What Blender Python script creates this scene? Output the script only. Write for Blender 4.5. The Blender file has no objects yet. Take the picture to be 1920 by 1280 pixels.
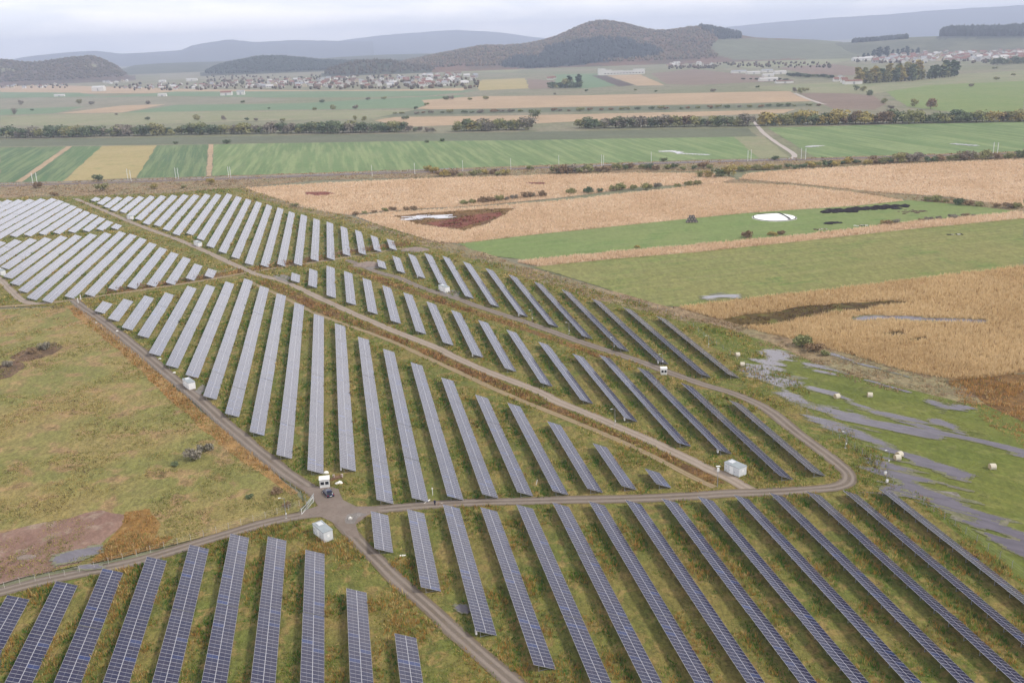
import bpy, bmesh, math, random
import numpy as np
from mathutils import Vector, Matrix, geometry
random.seed(7); RNG = np.random.default_rng(7)
S = bpy.context.scene
COL = S.collection
rad = math.radians

# ------------------------------------------------------------------ camera
FPX, PITCH, ROLL, YAW = 1726.33, 0.313625, -0.034593, 0.180746   # measured: focal length in pixels of a 1920 wide frame
CAMZ = 98.15
_cp, _sp, _cr, _sr = math.cos(PITCH), math.sin(PITCH), math.cos(ROLL), math.sin(ROLL)
FW = np.array([0, _cp, -_sp]); _r0 = np.array([1., 0, 0]); _u0 = np.array([0, _sp, _cp])
RT = _cr*_r0 + _sr*_u0; UP = -_sr*_r0 + _cr*_u0
cam = bpy.data.cameras.new('camera'); co = bpy.data.objects.new('camera', cam); COL.objects.link(co)
cam.sensor_width = 36; cam.lens = FPX/1920*36; cam.clip_end = 60000; cam.clip_start = 1
m = Matrix.Identity(4)
for i in range(3):
    m[i][0] = RT[i]; m[i][1] = UP[i]; m[i][2] = -FW[i]
m[2][3] = CAMZ
co.matrix_world = m
S.camera = co

# ------------------------------------------------------------------ sky, sun, exposure
SUN_EL, SUN_AZ = rad(42), rad(105)      # azimuth clockwise from +Y (the heading)
w = bpy.data.worlds.new('World'); S.world = w; w.use_nodes = True
nt = w.node_tree; N = nt.nodes; L = nt.links
bg = N['Background']; bg.inputs['Strength'].default_value = 0.05
sky = N.new('ShaderNodeTexSky'); sky.sky_type = 'NISHITA'; sky.sun_disc = False
sky.sun_elevation = SUN_EL; sky.sun_rotation = SUN_AZ; sky.altitude = 500; sky.dust_density = 2
tc = N.new('ShaderNodeTexCoord'); sx = N.new('ShaderNodeSeparateXYZ'); L.new(tc.outputs['Generated'], sx.inputs[0])
def wmath(op, a, b=None, c=None):
    n = N.new('ShaderNodeMath'); n.operation = op
    for k, x in enumerate((a, b, c)):
        if x is None: continue
        if isinstance(x, (int, float)): n.inputs[k].default_value = x
        else: L.new(x, n.inputs[k])
    return n.outputs[0]
el = wmath('MAXIMUM', sx.outputs['Z'], 0.0)
# thin bright overcast, a little darker overhead than towards the horizon
lum = wmath('MULTIPLY_ADD', el, -8.0, 12.4)
# invented bright sky band above the view, added to brighten the panel reflections
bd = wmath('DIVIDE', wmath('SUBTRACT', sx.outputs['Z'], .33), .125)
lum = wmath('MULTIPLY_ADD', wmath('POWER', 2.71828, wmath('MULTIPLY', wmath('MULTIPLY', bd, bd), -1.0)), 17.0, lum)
# added sky darkening at right, mostly unseen, to dim the right rows' reflections
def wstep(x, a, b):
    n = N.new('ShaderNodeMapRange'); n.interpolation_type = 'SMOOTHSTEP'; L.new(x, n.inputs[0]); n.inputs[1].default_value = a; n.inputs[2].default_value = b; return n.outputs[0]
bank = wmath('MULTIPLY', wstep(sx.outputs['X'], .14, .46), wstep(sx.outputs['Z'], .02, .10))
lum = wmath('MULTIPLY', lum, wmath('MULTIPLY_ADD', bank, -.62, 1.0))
mp = N.new('ShaderNodeMapping'); mp.inputs['Scale'].default_value = (3.2, 3.2, 17.0)
L.new(tc.outputs['Generated'], mp.inputs[0])
cn = N.new('ShaderNodeTexNoise'); cn.inputs['Scale'].default_value = 1.9; cn.inputs['Detail'].default_value = 7; cn.inputs['Roughness'].default_value = .55
cn.inputs['Distortion'].default_value = .4
L.new(mp.outputs[0], cn.inputs['Vector'])
cr_ = N.new('ShaderNodeValToRGB'); cr_.color_ramp.elements[0].position = .40; cr_.color_ramp.elements[1].position = .60
cr_.color_ramp.elements[0].color = (.85, .86, .90, 1); cr_.color_ramp.elements[1].color = (1.12, 1.07, 1.04, 1)
L.new(cn.outputs['Fac'], cr_.inputs[0])
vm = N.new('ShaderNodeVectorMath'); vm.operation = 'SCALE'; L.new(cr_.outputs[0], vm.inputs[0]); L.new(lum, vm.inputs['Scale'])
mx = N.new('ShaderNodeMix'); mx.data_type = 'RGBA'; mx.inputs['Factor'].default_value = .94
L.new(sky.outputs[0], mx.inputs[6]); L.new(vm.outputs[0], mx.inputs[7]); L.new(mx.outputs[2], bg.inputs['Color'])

sl = bpy.data.lights.new('sun', 'SUN'); sl.energy = 1.5; sl.angle = rad(10); sl.color = (1, .95, .88)
so = bpy.data.objects.new('sun', sl); COL.objects.link(so)
sd = Vector((math.sin(SUN_AZ)*math.cos(SUN_EL), math.cos(SUN_AZ)*math.cos(SUN_EL), math.sin(SUN_EL)))
so.rotation_euler = sd.to_track_quat('Z', 'Y').to_euler(); so.location = (0, 0, 300)
so['label'] = 'sun behind thin cloud'; so['category'] = 'sun'
S.view_settings.view_transform = 'Standard'; S.view_settings.look = 'None'
S.view_settings.exposure = 1.40; S.view_settings.gamma = 1
S.cycles.max_bounces = 6; S.cycles.diffuse_bounces = 2; S.cycles.glossy_bounces = 3; S.cycles.volume_bounces = 0

# ------------------------------------------------------------------ measuring helpers
def at(u, v, z=0.0):
    """the point of height z seen at pixel (u, v) of the 1920 x 1280 photograph"""
    d = FW + RT*(u-960)/FPX + UP*(640-v)/FPX
    t = (z-CAMZ)/d[2]
    return np.array([d[0]*t, d[1]*t])
def ats(pts): return np.array([at(*p) for p in pts])
def vh(u): return 640+(FW[2]*FPX+RT[2]*(u-960))/UP[2]   # the horizon of the plain
def ray(u, r, v=None):
    """the point at horizontal distance r towards pixel column u; height from v"""
    v0 = vh(u) if v is None else v
    d = FW + RT*(u-960)/FPX + UP*(640-v0)/FPX
    h = math.hypot(d[0], d[1]); t = r/h
    return d[0]*t, d[1]*t, CAMZ+d[2]*t
def proj(P):
    P = np.asarray(P, float); d = P-np.array([0, 0, CAMZ]); z = d@FW
    return np.stack([960+FPX*(d@RT)/z, 640-FPX*(d@UP)/z], -1)
UV_V = np.array([math.cos(YAW), math.sin(YAW)])     # across the rows, towards the low edge
UV_U = np.array([-math.sin(YAW), math.cos(YAW)])    # along the rows
def _hash(ix, iy, s):
    n = (ix.astype(np.int64)*374761393 + iy.astype(np.int64)*668265263 + s*1442695041) & 0x7fffffff
    n = ((n ^ (n >> 13))*1274126177) & 0x7fffffff
    return ((n ^ (n >> 16)) & 0xffff)/65535.0
def vnoise(x, y, scale, seed=0, octs=3):
    out = 0; amp = 1; tot = 0
    for o in range(octs):
        X = np.asarray(x)/scale*2**o; Y = np.asarray(y)/scale*2**o
        ix = np.floor(X); iy = np.floor(Y); fx = X-ix; fy = Y-iy
        fx = fx*fx*(3-2*fx); fy = fy*fy*(3-2*fy)
        a = _hash(ix, iy, seed+o); b = _hash(ix+1, iy, seed+o); c = _hash(ix, iy+1, seed+o); d = _hash(ix+1, iy+1, seed+o)
        out = out + amp*((a*(1-fx)+b*fx)*(1-fy)+(c*(1-fx)+d*fx)*fy); tot += amp; amp *= .5
    return out/tot
def inpoly(P, poly):
    x, y = P[:, 0], P[:, 1]; inside = np.zeros(len(P), bool); j = len(poly)-1
    for i in range(len(poly)):
        xi, yi = poly[i]; xj, yj = poly[j]
        c = ((yi > y) != (yj > y)) & (x < (xj-xi)*(y-yi)/((yj-yi) or 1e-9)+xi)
        inside ^= c; j = i
    return inside
def dline(P, pl):
    d = np.full(len(P), 1e9)
    for a, b in zip(pl[:-1], pl[1:]):
        ab = b-a; t = np.clip(((P-a)@ab)/max(ab@ab, 1e-9), 0, 1)
        d = np.minimum(d, np.hypot(*(P-a-t[:, None]*ab).T))
    return d
def smooth(pl, n=4):
    pl = np.asarray(pl, float); out = []
    for i in range(len(pl)-1):
        p0 = pl[max(i-1, 0)]; p1 = pl[i]; p2 = pl[i+1]; p3 = pl[min(i+2, len(pl)-1)]
        for k in range(n):
            t = k/n
            out.append(.5*((2*p1)+(-p0+p2)*t+(2*p0-5*p1+4*p2-p3)*t*t+(-p0+3*p1-3*p2+p3)*t**3))
    out.append(pl[-1]); return np.array(out)
ORD = 'first second third fourth fifth sixth seventh eighth ninth tenth eleventh twelfth thirteenth fourteenth fifteenth sixteenth seventeenth eighteenth nineteenth'.split()
TENS = {2: 'twent', 3: 'thirt', 4: 'fort', 5: 'fift', 6: 'sixt', 7: 'sevent', 8: 'eight', 9: 'ninet'}
def nth(n):
    if n < 20: return ORD[n-1]
    if n >= 100: return 'hundredth' if n == 100 else 'hundred and '+nth(n-100)
    return TENS[n//10]+'ieth' if n % 10 == 0 else TENS[n//10]+'y-'+ORD[n % 10-1]

# ------------------------------------------------------------------ colours and materials
ALB = 0.60
def lin(c): c = c/255; return c/12.92 if c <= .04045 else ((c+.055)/1.055)**2.4
def C(r, g, b, k=1.0): return (min(lin(r)*ALB*k, .85), min(lin(g)*ALB*k, .85), min(lin(b)*ALB*k, .85), 1)
class NT:
    def __init__(s, name):
        s.m = bpy.data.materials.new(name); s.m.use_nodes = True; s.t = s.m.node_tree; s.n = s.t.nodes; s.l = s.t.links
        s.b = s.n['Principled BSDF']; s.b.inputs['Roughness'].default_value = .9; s.b.inputs['Specular IOR Level'].default_value = .15
    def put(s, x, sock):
        if isinstance(x, (int, float, tuple)): sock.default_value = x
        else: s.l.new(x, sock)
    def math(s, op, a, b=0.0, c=0.0, clamp=False):
        n = s.n.new('ShaderNodeMath'); n.operation = op; n.use_clamp = clamp
        for k, x in enumerate((a, b, c)): s.put(x, n.inputs[k])
        return n.outputs[0]
    def mix(s, f, a, b, mode='MIX'):
        n = s.n.new('ShaderNodeMix'); n.data_type = 'RGBA'; n.blend_type = mode
        s.put(f, n.inputs[0]); s.put(a, n.inputs[6]); s.put(b, n.inputs[7]); return n.outputs[2]
    def coord(s, what='Object'): return s.n.new('ShaderNodeTexCoord').outputs[what]
    def mapping(s, vec, rot=0.0, scale=(1, 1, 1)):
        n = s.n.new('ShaderNodeMapping'); n.inputs['Rotation'].default_value = (0, 0, rot); n.inputs['Scale'].default_value = scale
        s.l.new(vec, n.inputs[0]); return n.outputs[0]
    def noise(s, vec, scale, detail=3, rough=.55, dist=0.0):
        n = s.n.new('ShaderNodeTexNoise'); n.inputs['Scale'].default_value = scale; n.inputs['Detail'].default_value = detail
        n.inputs['Roughness'].default_value = rough; n.inputs['Distortion'].default_value = dist
        s.l.new(vec, n.inputs['Vector']); return n.outputs['Fac']
    def ramp(s, f, lo, hi): # smooth 0..1 between lo and hi
        n = s.n.new('ShaderNodeMapRange'); n.interpolation_type = 'SMOOTHSTEP'
        s.l.new(f, n.inputs[0]); n.inputs[1].default_value = lo; n.inputs[2].default_value = hi; return n.outputs[0]
    def bump(s, h, dist, strength=.6):
        n = s.n.new('ShaderNodeBump'); n.inputs['Strength'].default_value = strength; n.inputs['Distance'].default_value = dist
        s.l.new(h, n.inputs['Height']); s.l.new(n.outputs[0], s.b.inputs['Normal'])
    def base(s, x): s.put(x, s.b.inputs['Base Color'])
def plain(name, c, rough=.6, spec=.3, metal=0.0, var=.12, scale=3.0):
    k = NT(name); o = k.coord(); f = k.noise(o, scale, 4)
    k.base(k.mix(f, tuple(x*(1-var) for x in c[:3])+(1,), tuple(min(1, x*(1+var)) for x in c[:3])+(1,)))
    k.b.inputs['Roughness'].default_value = rough; k.b.inputs['Specular IOR Level'].default_value = spec; k.b.inputs['Metallic'].default_value = metal
    return k.m
def field(name, a, b, c=None, big=.02, mid=.15, fine=1.2, stripe=None, bump=.15, cpos=(.52, .68), contrast=.18, spots=None):
    """a, b: two main colours mixed at the big scale; c: third colour in patches; stripe = (angle, period, colour, amount)"""
    k = NT(name); o = k.coord()
    n1 = k.noise(o, big, 4, .6, .3); n2 = k.noise(o, mid, 4, .6, .4); n3 = k.noise(o, fine, 3, .65)
    col = k.mix(k.ramp(n1, .38, .62), a, b)
    if c: col = k.mix(k.ramp(n2, *cpos), col, c)
    if stripe:
        ang, per, sc, am = stripe[:4]
        q = k.mapping(o, -ang)
        st = k.noise(k.mapping(q, 0, (.006, 1/per, 1)), 1.0, 3, .7)
        col = k.mix(k.math('MULTIPLY', k.ramp(st, .45, .6), am), col, sc)
        s2 = k.noise(k.mapping(q, 0, (.012, 2.6/per, 1)), 1.0, 2, .6)
        col = k.mix(k.math('MULTIPLY', k.ramp(s2, .46, .62), am*.6), col, tuple(x*.78 for x in sc[:3])+(1,))
    if spots: col = k.mix(k.ramp(n2, *spots[1]), col, spots[0])
    n4 = k.noise(k.mapping(o, .6, (1, .45, 1)), fine*.45, 5, .7, .8)
    v = k.math('MULTIPLY_ADD', k.ramp(n3, .3, .7), contrast*1.3, 1-contrast*1.5); v = k.math('MULTIPLY_ADD', k.ramp(n4, .32, .68), contrast*1.7, v)
    vv = k.n.new('ShaderNodeVectorMath'); vv.operation = 'SCALE'; k.l.new(col, vv.inputs[0]); k.l.new(v, vv.inputs['Scale'])
    k.base(vv.outputs[0])
    if bump: k.bump(n3, bump, .7)
    return k.m

# ------------------------------------------------------------------ object helpers
def link(name, me, mats=(), parent=None):
    o = bpy.data.objects.new(name, me); COL.objects.link(o)
    if not isinstance(mats, (list, tuple)): mats = [mats]
    for x in mats:
        if x is not None and x.name not in [q.name for q in me.materials if q]: me.materials.append(x)
    if parent: o.parent = parent
    return o
def tag(o, label, cat, group=None, kind=None):
    o['label'] = label; o['category'] = cat
    if group: o['group'] = group
    if kind: o['kind'] = kind
    return o
def empty(name, loc, rz=0, label=None, cat=None, group=None):
    o = bpy.data.objects.new(name, None); COL.objects.link(o); o.empty_display_size = .5
    o.location = loc; o.rotation_euler = (0, 0, rz)
    if label: tag(o, label, cat, group)
    return o
def copy_tree(o, parent=None):
    c = o.copy(); COL.objects.link(c)
    if parent: c.parent = parent
    for ch in list(o.children): copy_tree(ch, c)
    return c
def tris(name, V, F, mats, cols=None, parent=None):
    me = bpy.data.meshes.new(name); V = np.asarray(V, np.float32); F = np.asarray(F, np.int32)
    me.vertices.add(len(V)); me.vertices.foreach_set('co', V.ravel())
    k = F.shape[1]
    me.loops.add(F.size); me.loops.foreach_set('vertex_index', F.ravel())
    me.polygons.add(len(F)); me.polygons.foreach_set('loop_start', np.arange(0, F.size, k, dtype=np.int32))
    if cols is not None:
        a = me.color_attributes.new('Col', 'FLOAT_COLOR', 'POINT'); q = np.ones((len(V), 4), np.float32); q[:, :3] = cols
        a.data.foreach_set('color', q.ravel())
    me.update(calc_edges=True); me.validate()
    return link(name, me, mats, parent)
class MB:
    """boxes, tubes and the like gathered into one mesh, one material slot per call"""
    def __init__(s): s.b = bmesh.new(); s.mats = []
    def slot(s, m):
        if m not in s.mats: s.mats.append(m)
        return s.mats.index(m)
    def box(s, c, d, m, rz=0, rx=0, ry=0, bev=0):
        r = bmesh.ops.create_cube(s.b, size=1); vs = r['verts']
        M = Matrix.Translation(c) @ Matrix.Rotation(rz, 4, 'Z') @ Matrix.Rotation(ry, 4, 'Y') @ Matrix.Rotation(rx, 4, 'X') @ Matrix.Diagonal((*d, 1))
        bmesh.ops.transform(s.b, matrix=M, verts=vs)
        fs = {f for v in vs for f in v.link_faces}; i = s.slot(m)
        for f in fs: f.material_index = i
        if bev:
            es = {e for v in vs for e in v.link_edges}
            q = bmesh.ops.bevel(s.b, geom=list(es), offset=bev, segments=2, affect='EDGES', profile=.6)
            for f in q['faces']: f.material_index = i
        return s
    def tube(s, a, b, r, m, r2=None, seg=8):
        a = Vector(a); b = Vector(b); d = b-a
        q = bmesh.ops.create_cone(s.b, cap_ends=True, segments=seg, radius1=r, radius2=r if r2 is None else r2, depth=d.length)
        M = Matrix.Translation((a+b)/2) @ d.to_track_quat('Z', 'Y').to_matrix().to_4x4()
        bmesh.ops.transform(s.b, matrix=M, verts=q['verts']); i = s.slot(m)
        for f in {f for v in q['verts'] for f in v.link_faces}: f.material_index = i
        return s
    def poly(s, pts, m):
        f = s.b.faces.new([s.b.verts.new(p) for p in pts]); f.material_index = s.slot(m); return s
    def ico(s, c, r, m, sub=2, sc=(1, 1, 1), jit=0.0):
        q = bmesh.ops.create_icosphere(s.b, subdivisions=sub, radius=1)
        for v in q['verts']:
            k = r*(1+random.uniform(-jit, jit)); v.co = Vector((v.co.x*k*sc[0], v.co.y*k*sc[1], v.co.z*k*sc[2]))+Vector(c)
        i = s.slot(m)
        for f in {f for v in q['verts'] for f in v.link_faces}: f.material_index = i
        return s
    def mesh(s, name):
        me = bpy.data.meshes.new(name); bmesh.ops.recalc_face_normals(s.b, faces=s.b.faces); s.b.to_mesh(me); s.b.free()
        for m in s.mats: me.materials.append(m)
        return me
    def build(s, name, parent=None):
        o = bpy.data.objects.new(name, s.mesh(name)); COL.objects.link(o)
        if parent: o.parent = parent
        return o
ZL = [0.0]
def zlayer():
    ZL[0] += .004; return ZL[0]
def rough_edge(P, jit, step):
    out = []
    for i in range(len(P)):
        a, b = P[i], P[(i+1) % len(P)]; n = max(1, int(np.hypot(*(b-a))/step))
        n = min(n, 60)
        nrm = np.array([-(b-a)[1], (b-a)[0]])/max(np.hypot(*(b-a)), 1e-6)
        for k in range(n):
            q = a+(b-a)*k/n
            out.append(q+nrm*jit*(2*float(vnoise(q[0]+17, q[1], step*2.2, 5, 2))-1))
    return np.array(out)
def patch(name, px, mat, label, cat, jit=.015, ground=False, kind='structure'):
    P = np.array(px, float) if ground else ats(px)
    size = np.hypot(*np.ptp(P, axis=0)); d = np.hypot(*P.mean(0))
    if jit: P = rough_edge(P, min(jit*d*.25, size*.03), max(d*.012, 1.5))
    z = zlayer()
    V = [Vector((x, y, 0)) for x, y in P]
    T = geometry.tessellate_polygon([V])
    me = bpy.data.meshes.new(name); me.from_pydata([(x, y, z) for x, y in P], [], [tuple(t) for t in T]); me.update()
    if me.polygons and sum(p.normal.z for p in me.polygons) < 0: me.flip_normals()
    o = link(name, me, mat); tag(o, label, cat, None, kind); return o, P
def ribbon(name, px, width, mat, label, cat, n=5, z=None, ground=False, wj=.12):
    P = smooth(np.array(px, float) if ground else ats(px), n); z = zlayer() if z is None else z
    T = np.gradient(P, axis=0); T /= np.hypot(*T.T)[:, None]+1e-9; Nn = np.stack([-T[:, 1], T[:, 0]], 1)
    s = np.concatenate([[0], np.cumsum(np.hypot(*np.diff(P, axis=0).T))])
    V = []; uv = []
    wl = width*(.5+wj*(vnoise(s, s*0, 9, 3)-.5)*2); wr = width*(.5+wj*(vnoise(s, s*0+50, 9, 4)-.5)*2)
    for i in range(len(P)):
        for q in (-1, -.5, 0, .5, 1):
            wd = wl[i] if q > 0 else wr[i]
            p = P[i]+Nn[i]*q*wd; V.append((p[0], p[1], z+.004*(1-abs(q)))); uv.append(((q+1)/2, s[i]/width))
    F = [(i*5+j, i*5+j+1, (i+1)*5+j+1, (i+1)*5+j) for i in range(len(P)-1) for j in range(4)]
    me = bpy.data.meshes.new(name); me.from_pydata(V, [], F); ul = me.uv_layers.new(name='UVMap')
    for l in me.loops: ul.data[l.index].uv = uv[l.vertex_index]
    me.update()
    if sum(p.normal.z for p in me.polygons) < 0: me.flip_normals()
    o = link(name, me, mat); tag(o, label, cat, None, 'structure'); return o, P

# ================================================================== GROUND AND FIELDS
def apx(a, b): d = at(*b)-at(*a); return math.atan2(d[1], d[0])   # ground direction of a line seen in the photograph
ang_rows = YAW+math.pi/2
M_plain = field('plain_soil', C(158, 160, 125, 0.74), C(172, 165, 140, 0.74), C(138, 146, 112, 0.74), big=.0035, mid=.02, fine=.3, bump=.3)
M_site = field('site_turf', C(140, 130, 72), C(118, 124, 60), C(158, 138, 84), big=.05, mid=.3, fine=2.2, bump=.4, cpos=(.5, .62), contrast=.34, spots=(C(92, 80, 50), (.64, .76)))
M_meadow = field('meadow_turf', C(164, 148, 94), C(142, 140, 80), C(176, 146, 106), big=.03, mid=.11, fine=1.6, bump=.4, contrast=.3, cpos=(.5, .64), spots=(C(98, 94, 52), (.60, .74)))
M_scrub = field('scrub_turf', C(164, 142, 112), C(152, 142, 108), C(134, 110, 88), big=.03, mid=.16, fine=.9, bump=.3, contrast=.3)
M_ditch = field('ditch_turf', C(140, 108, 66), C(112, 84, 54), C(160, 122, 68), big=.06, mid=.3, fine=1.6, bump=.3, contrast=.3)
M_reed = field('reed_bed', C(222, 192, 162), C(214, 184, 154), C(200, 166, 136), big=.02, mid=.08, fine=.7, bump=.5, contrast=.12, cpos=(.58, .72), stripe=(apx((1060, 376), (1345, 344)), 5, C(228, 200, 172), .5))
M_reed2 = field('reed_bed_near', C(204, 172, 126), C(194, 160, 114), C(164, 130, 88), big=.03, mid=.12, fine=1.0, bump=.5, contrast=.18, cpos=(.6, .74))
M_green = field('green_field', C(132, 160, 104, 0.86), C(122, 150, 96, 0.86), None, big=.008, mid=.04, fine=.5, stripe=(ang_rows, 7, C(164, 182, 126, 0.86), .9), bump=.08, contrast=.1)
M_green2 = field('striped_field', C(106, 140, 92, 0.86), C(98, 130, 90, 0.86), None, big=.01, mid=.05, fine=.5, stripe=(apx((125, 275), (30, 341)), 6, C(146, 166, 118, 0.86), .9), bump=.08, contrast=.1)
M_green3 = field('striped_field_upright', C(104, 134, 92, 0.86), C(112, 140, 90, 0.86), None, big=.01, mid=.05, fine=.5, stripe=(apx((391, 271), (386, 331)), 6, C(144, 164, 116, 0.86), 1.0), bump=.08, contrast=.1)
M_pasture = field('pasture', C(136, 144, 82), C(146, 146, 88), C(122, 140, 74), big=.012, mid=.05, fine=.8, stripe=(apx((1300, 474), (1500, 453)), 3.2, C(160, 156, 102), .6), bump=.12, contrast=.2)
M_strip = field('strip_field', C(136, 160, 92, 0.9), C(146, 162, 98, 0.9), C(124, 152, 84, 0.9), big=.012, mid=.06, fine=.8, stripe=(apx((1000, 441), (1400, 400)), 3.5, C(154, 166, 110, 0.9), .5), bump=.12, contrast=.12)
M_yellow = field('stubble_field', C(198, 180, 128, 0.92), C(190, 174, 120, 0.92), C(176, 170, 114, 0.92), big=.012, mid=.06, fine=.7, bump=.1, contrast=.1)
M_olive = field('olive_field', C(132, 140, 112, 0.78), C(124, 132, 108, 0.78), None, big=.008, mid=.04, fine=.4, stripe=(apx((400, 270), (1000, 263)), 14, C(140, 144, 118, 0.78), .5), contrast=.1)
M_palegrass = field('pale_grass', C(176, 176, 138, 0.78), C(164, 170, 128, 0.78), C(186, 176, 146, 0.78), big=.006, mid=.03, fine=.4, contrast=.1)
M_straw = field('straw_field', C(220, 190, 156, 0.86), C(210, 182, 150, 0.86), None, big=.008, mid=.04, fine=.4, stripe=(apx((800, 198), (1200, 187)), 12, C(196, 172, 140, 0.86), .45), contrast=.08)
M_emerald = field('winter_crop', C(134, 164, 124, 0.76), C(142, 168, 128, 0.76), None, big=.006, mid=.03, fine=.3, contrast=.08)
M_brown = field('ploughed_field', C(158, 138, 124, 0.84), C(150, 130, 116, 0.84), None, big=.008, mid=.04, fine=.4, stripe=(rad(25), 14, C(172, 150, 136, 0.84), .5), contrast=.1)
M_grey = field('fallow_field', C(164, 160, 136, 0.78), C(172, 166, 144, 0.78), C(150, 152, 126, 0.78), big=.006, mid=.03, fine=.3, contrast=.1)
M_dark = field('dark_ploughed', C(96, 84, 82), C(106, 92, 86), None, big=.01, mid=.05, fine=.4)
M_redmarsh = field('red_marsh', C(138, 80, 68), C(150, 92, 76), C(118, 80, 64), big=.04, mid=.15, fine=1.0, contrast=.22)
M_darkmarsh = field('dark_marsh', C(88, 70, 44), C(106, 88, 48), C(118, 116, 58), big=.04, mid=.12, fine=1.0, contrast=.25, bump=.4)
M_flood = field('flood_meadow', C(128, 132, 64), C(116, 126, 58), C(146, 146, 84), big=.03, mid=.12, fine=1.1, stripe=(rad(-38), 3, C(110, 122, 54), .5), bump=.2, contrast=.2, spots=(C(98, 106, 48), (.6, .72)))
M_dirt = field('bare_earth', C(150, 118, 106), C(160, 130, 116), C(176, 156, 140), big=.05, mid=.2, fine=1.6, contrast=.16, spots=(C(128, 110, 66), (.62, .72)))
M_heap = field('gravel_heap', C(168, 152, 142), C(158, 142, 134), None, big=.2, mid=.6, fine=3, contrast=.2)
def road_mat(name, a, b, track, verge):
    k = NT(name); o = k.coord(); uv = k.coord('UV'); sx = k.n.new('ShaderNodeSeparateXYZ'); k.l.new(uv, sx.inputs[0])
    n1 = k.noise(o, .12, 4, .6); n2 = k.noise(o, 1.3, 4, .7); n3 = k.noise(o, 6, 2)
    col = k.mix(k.ramp(n1, .35, .65), a, b)
    d = k.math('ABSOLUTE', k.math('SUBTRACT', sx.outputs[0], .5))
    dd = k.math('ABSOLUTE', k.math('SUBTRACT', k.math('MULTIPLY_ADD', n2, .10, d), .26))
    tr = k.math('SUBTRACT', 1.0, k.ramp(dd, .04, .14))
    col = k.mix(k.math('MULTIPLY', tr, .9), col, track)
    edge = k.ramp(k.math('MULTIPLY_ADD', n2, .16, d), .46, .58)
    col = k.mix(k.math('MULTIPLY', edge, .7), col, verge)
    cen = k.math('MULTIPLY', k.math('SUBTRACT', 1.0, k.ramp(d, .03, .11)), k.ramp(n2, .5, .7))
    col = k.mix(k.math('MULTIPLY', cen, .7), col, verge)
    vv = k.n.new('ShaderNodeVectorMath'); vv.operation = 'SCALE'; k.l.new(col, vv.inputs[0]); k.l.new(k.math('MULTIPLY_ADD', k.math('ADD', n2, n3), .3, .7), vv.inputs['Scale'])
    k.base(vv.outputs[0]); k.bump(n2, .12, .5); return k.m
M_road = road_mat('gravel_road', C(138, 126, 116), C(126, 114, 104), C(162, 149, 138), C(134, 116, 82))
M_road2 = road_mat('pale_track', C(172, 158, 144), C(162, 147, 133), C(184, 169, 155), C(150, 124, 92))
M_road3 = road_mat('grassy_track', C(166, 146, 112), C(156, 138, 102), C(176, 156, 130), C(140, 124, 74))
M_asphalt = plain('asphalt', C(150, 146, 150), .8, .2)
M_ballast = field('ballast', C(126, 112, 112), C(136, 122, 120), None, big=.05, mid=.3, fine=2)
M_paleroad = plain('pale_road', C(206, 196, 190), .9, .1)
def water_mat():
    k = NT('shallow_water'); o = k.coord(); n = k.noise(k.mapping(k.mapping(o, rad(38)), 0, (.3, 1.2, 1)), .8, 4, .65)
    k.base(k.mix(k.ramp(n, .35, .65), C(124, 118, 130), C(108, 103, 114)))
    k.b.inputs['Roughness'].default_value = .16; k.b.inputs['Specular IOR Level'].default_value = .16; k.bump(n, .01, .3); return k.m
M_water = water_mat()

g = bpy.data.meshes.new('ground')
xs = [-15000, -6000, -2500, -900, -300, 0, 300, 900, 2500, 6000, 15000]; ys = [-900, -100, 100, 300, 700, 1500, 3000, 6000, 10000, 15500]
xs[0], xs[-1], ys[-1] = -15000, 15000, 18000
g.from_pydata([(x, y, 0) for y in ys for x in xs], [], [(j*11+i, j*11+i+1, (j+1)*11+i+1, (j+1)*11+i) for j in range(9) for i in range(10)])
tag(link('ground', g, M_plain), 'wide flat plain of dry grass and fields reaching to the hills', 'ground', None, 'structure')

# ---- the far plain, far to near (pixel outlines of the photograph laid out on the flat plain)
FP = lambda n, px, m, l, c='field', j=.006: patch(n, px, m, l, c, j)
FP('meadow', [(815, 131), (840, 122), (880, 118), (945, 122), (985, 130), (960, 136), (860, 135)], M_palegrass, 'pale green sloping meadow at the foot of the wooded hill', 'meadow')
FP('field', [(300, 138), (420, 130), (600, 131), (610, 140), (500, 148), (300, 150)], M_grey, 'pale fallow field behind the left village', 'field')
FP('field', [(0, 162), (110, 160), (380, 168), (600, 170), (760, 168), (880, 165), (860, 172), (620, 176), (300, 175), (0, 176)], M_straw, 'thin straw strip in front of the left village', 'field')
FP('field', [(0, 173), (150, 174), (190, 181), (0, 184)], M_emerald, 'dark green crop strip at the far left of the plain', 'field')
FP('field', [(160, 184), (330, 172), (640, 171), (900, 170), (800, 180), (660, 183), (500, 183), (300, 180)], M_emerald, 'green winter crop strip below the left village', 'field')
FP('field', [(0, 186), (160, 184), (420, 182), (560, 187), (400, 196), (180, 206), (0, 205)], M_grey, 'grey fallow field with a low bank on the left', 'field')
FP('field', [(0, 205), (160, 200), (100, 213), (0, 216)], M_emerald, 'emerald crop field at the left frame edge', 'field')
FP('field', [(108, 213), (230, 198), (310, 196), (230, 211)], M_straw, 'pale ploughed wedge between two green crops', 'field')
FP('field', [(230, 212), (330, 197), (560, 194), (700, 186), (880, 178), (820, 190), (780, 203), (640, 205), (400, 208)], M_emerald, 'broad green crop field in the middle of the plain', 'field')
FP('meadow', [(0, 218), (300, 210), (780, 206), (720, 222), (500, 226), (250, 234), (0, 236)], M_palegrass, 'pale meadow behind the long tree belt', 'meadow')
FP('field', [(890, 160), (905, 150), (985, 147), (992, 166), (900, 170)], M_yellow, 'striped tan field beside the left village', 'field')
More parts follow.
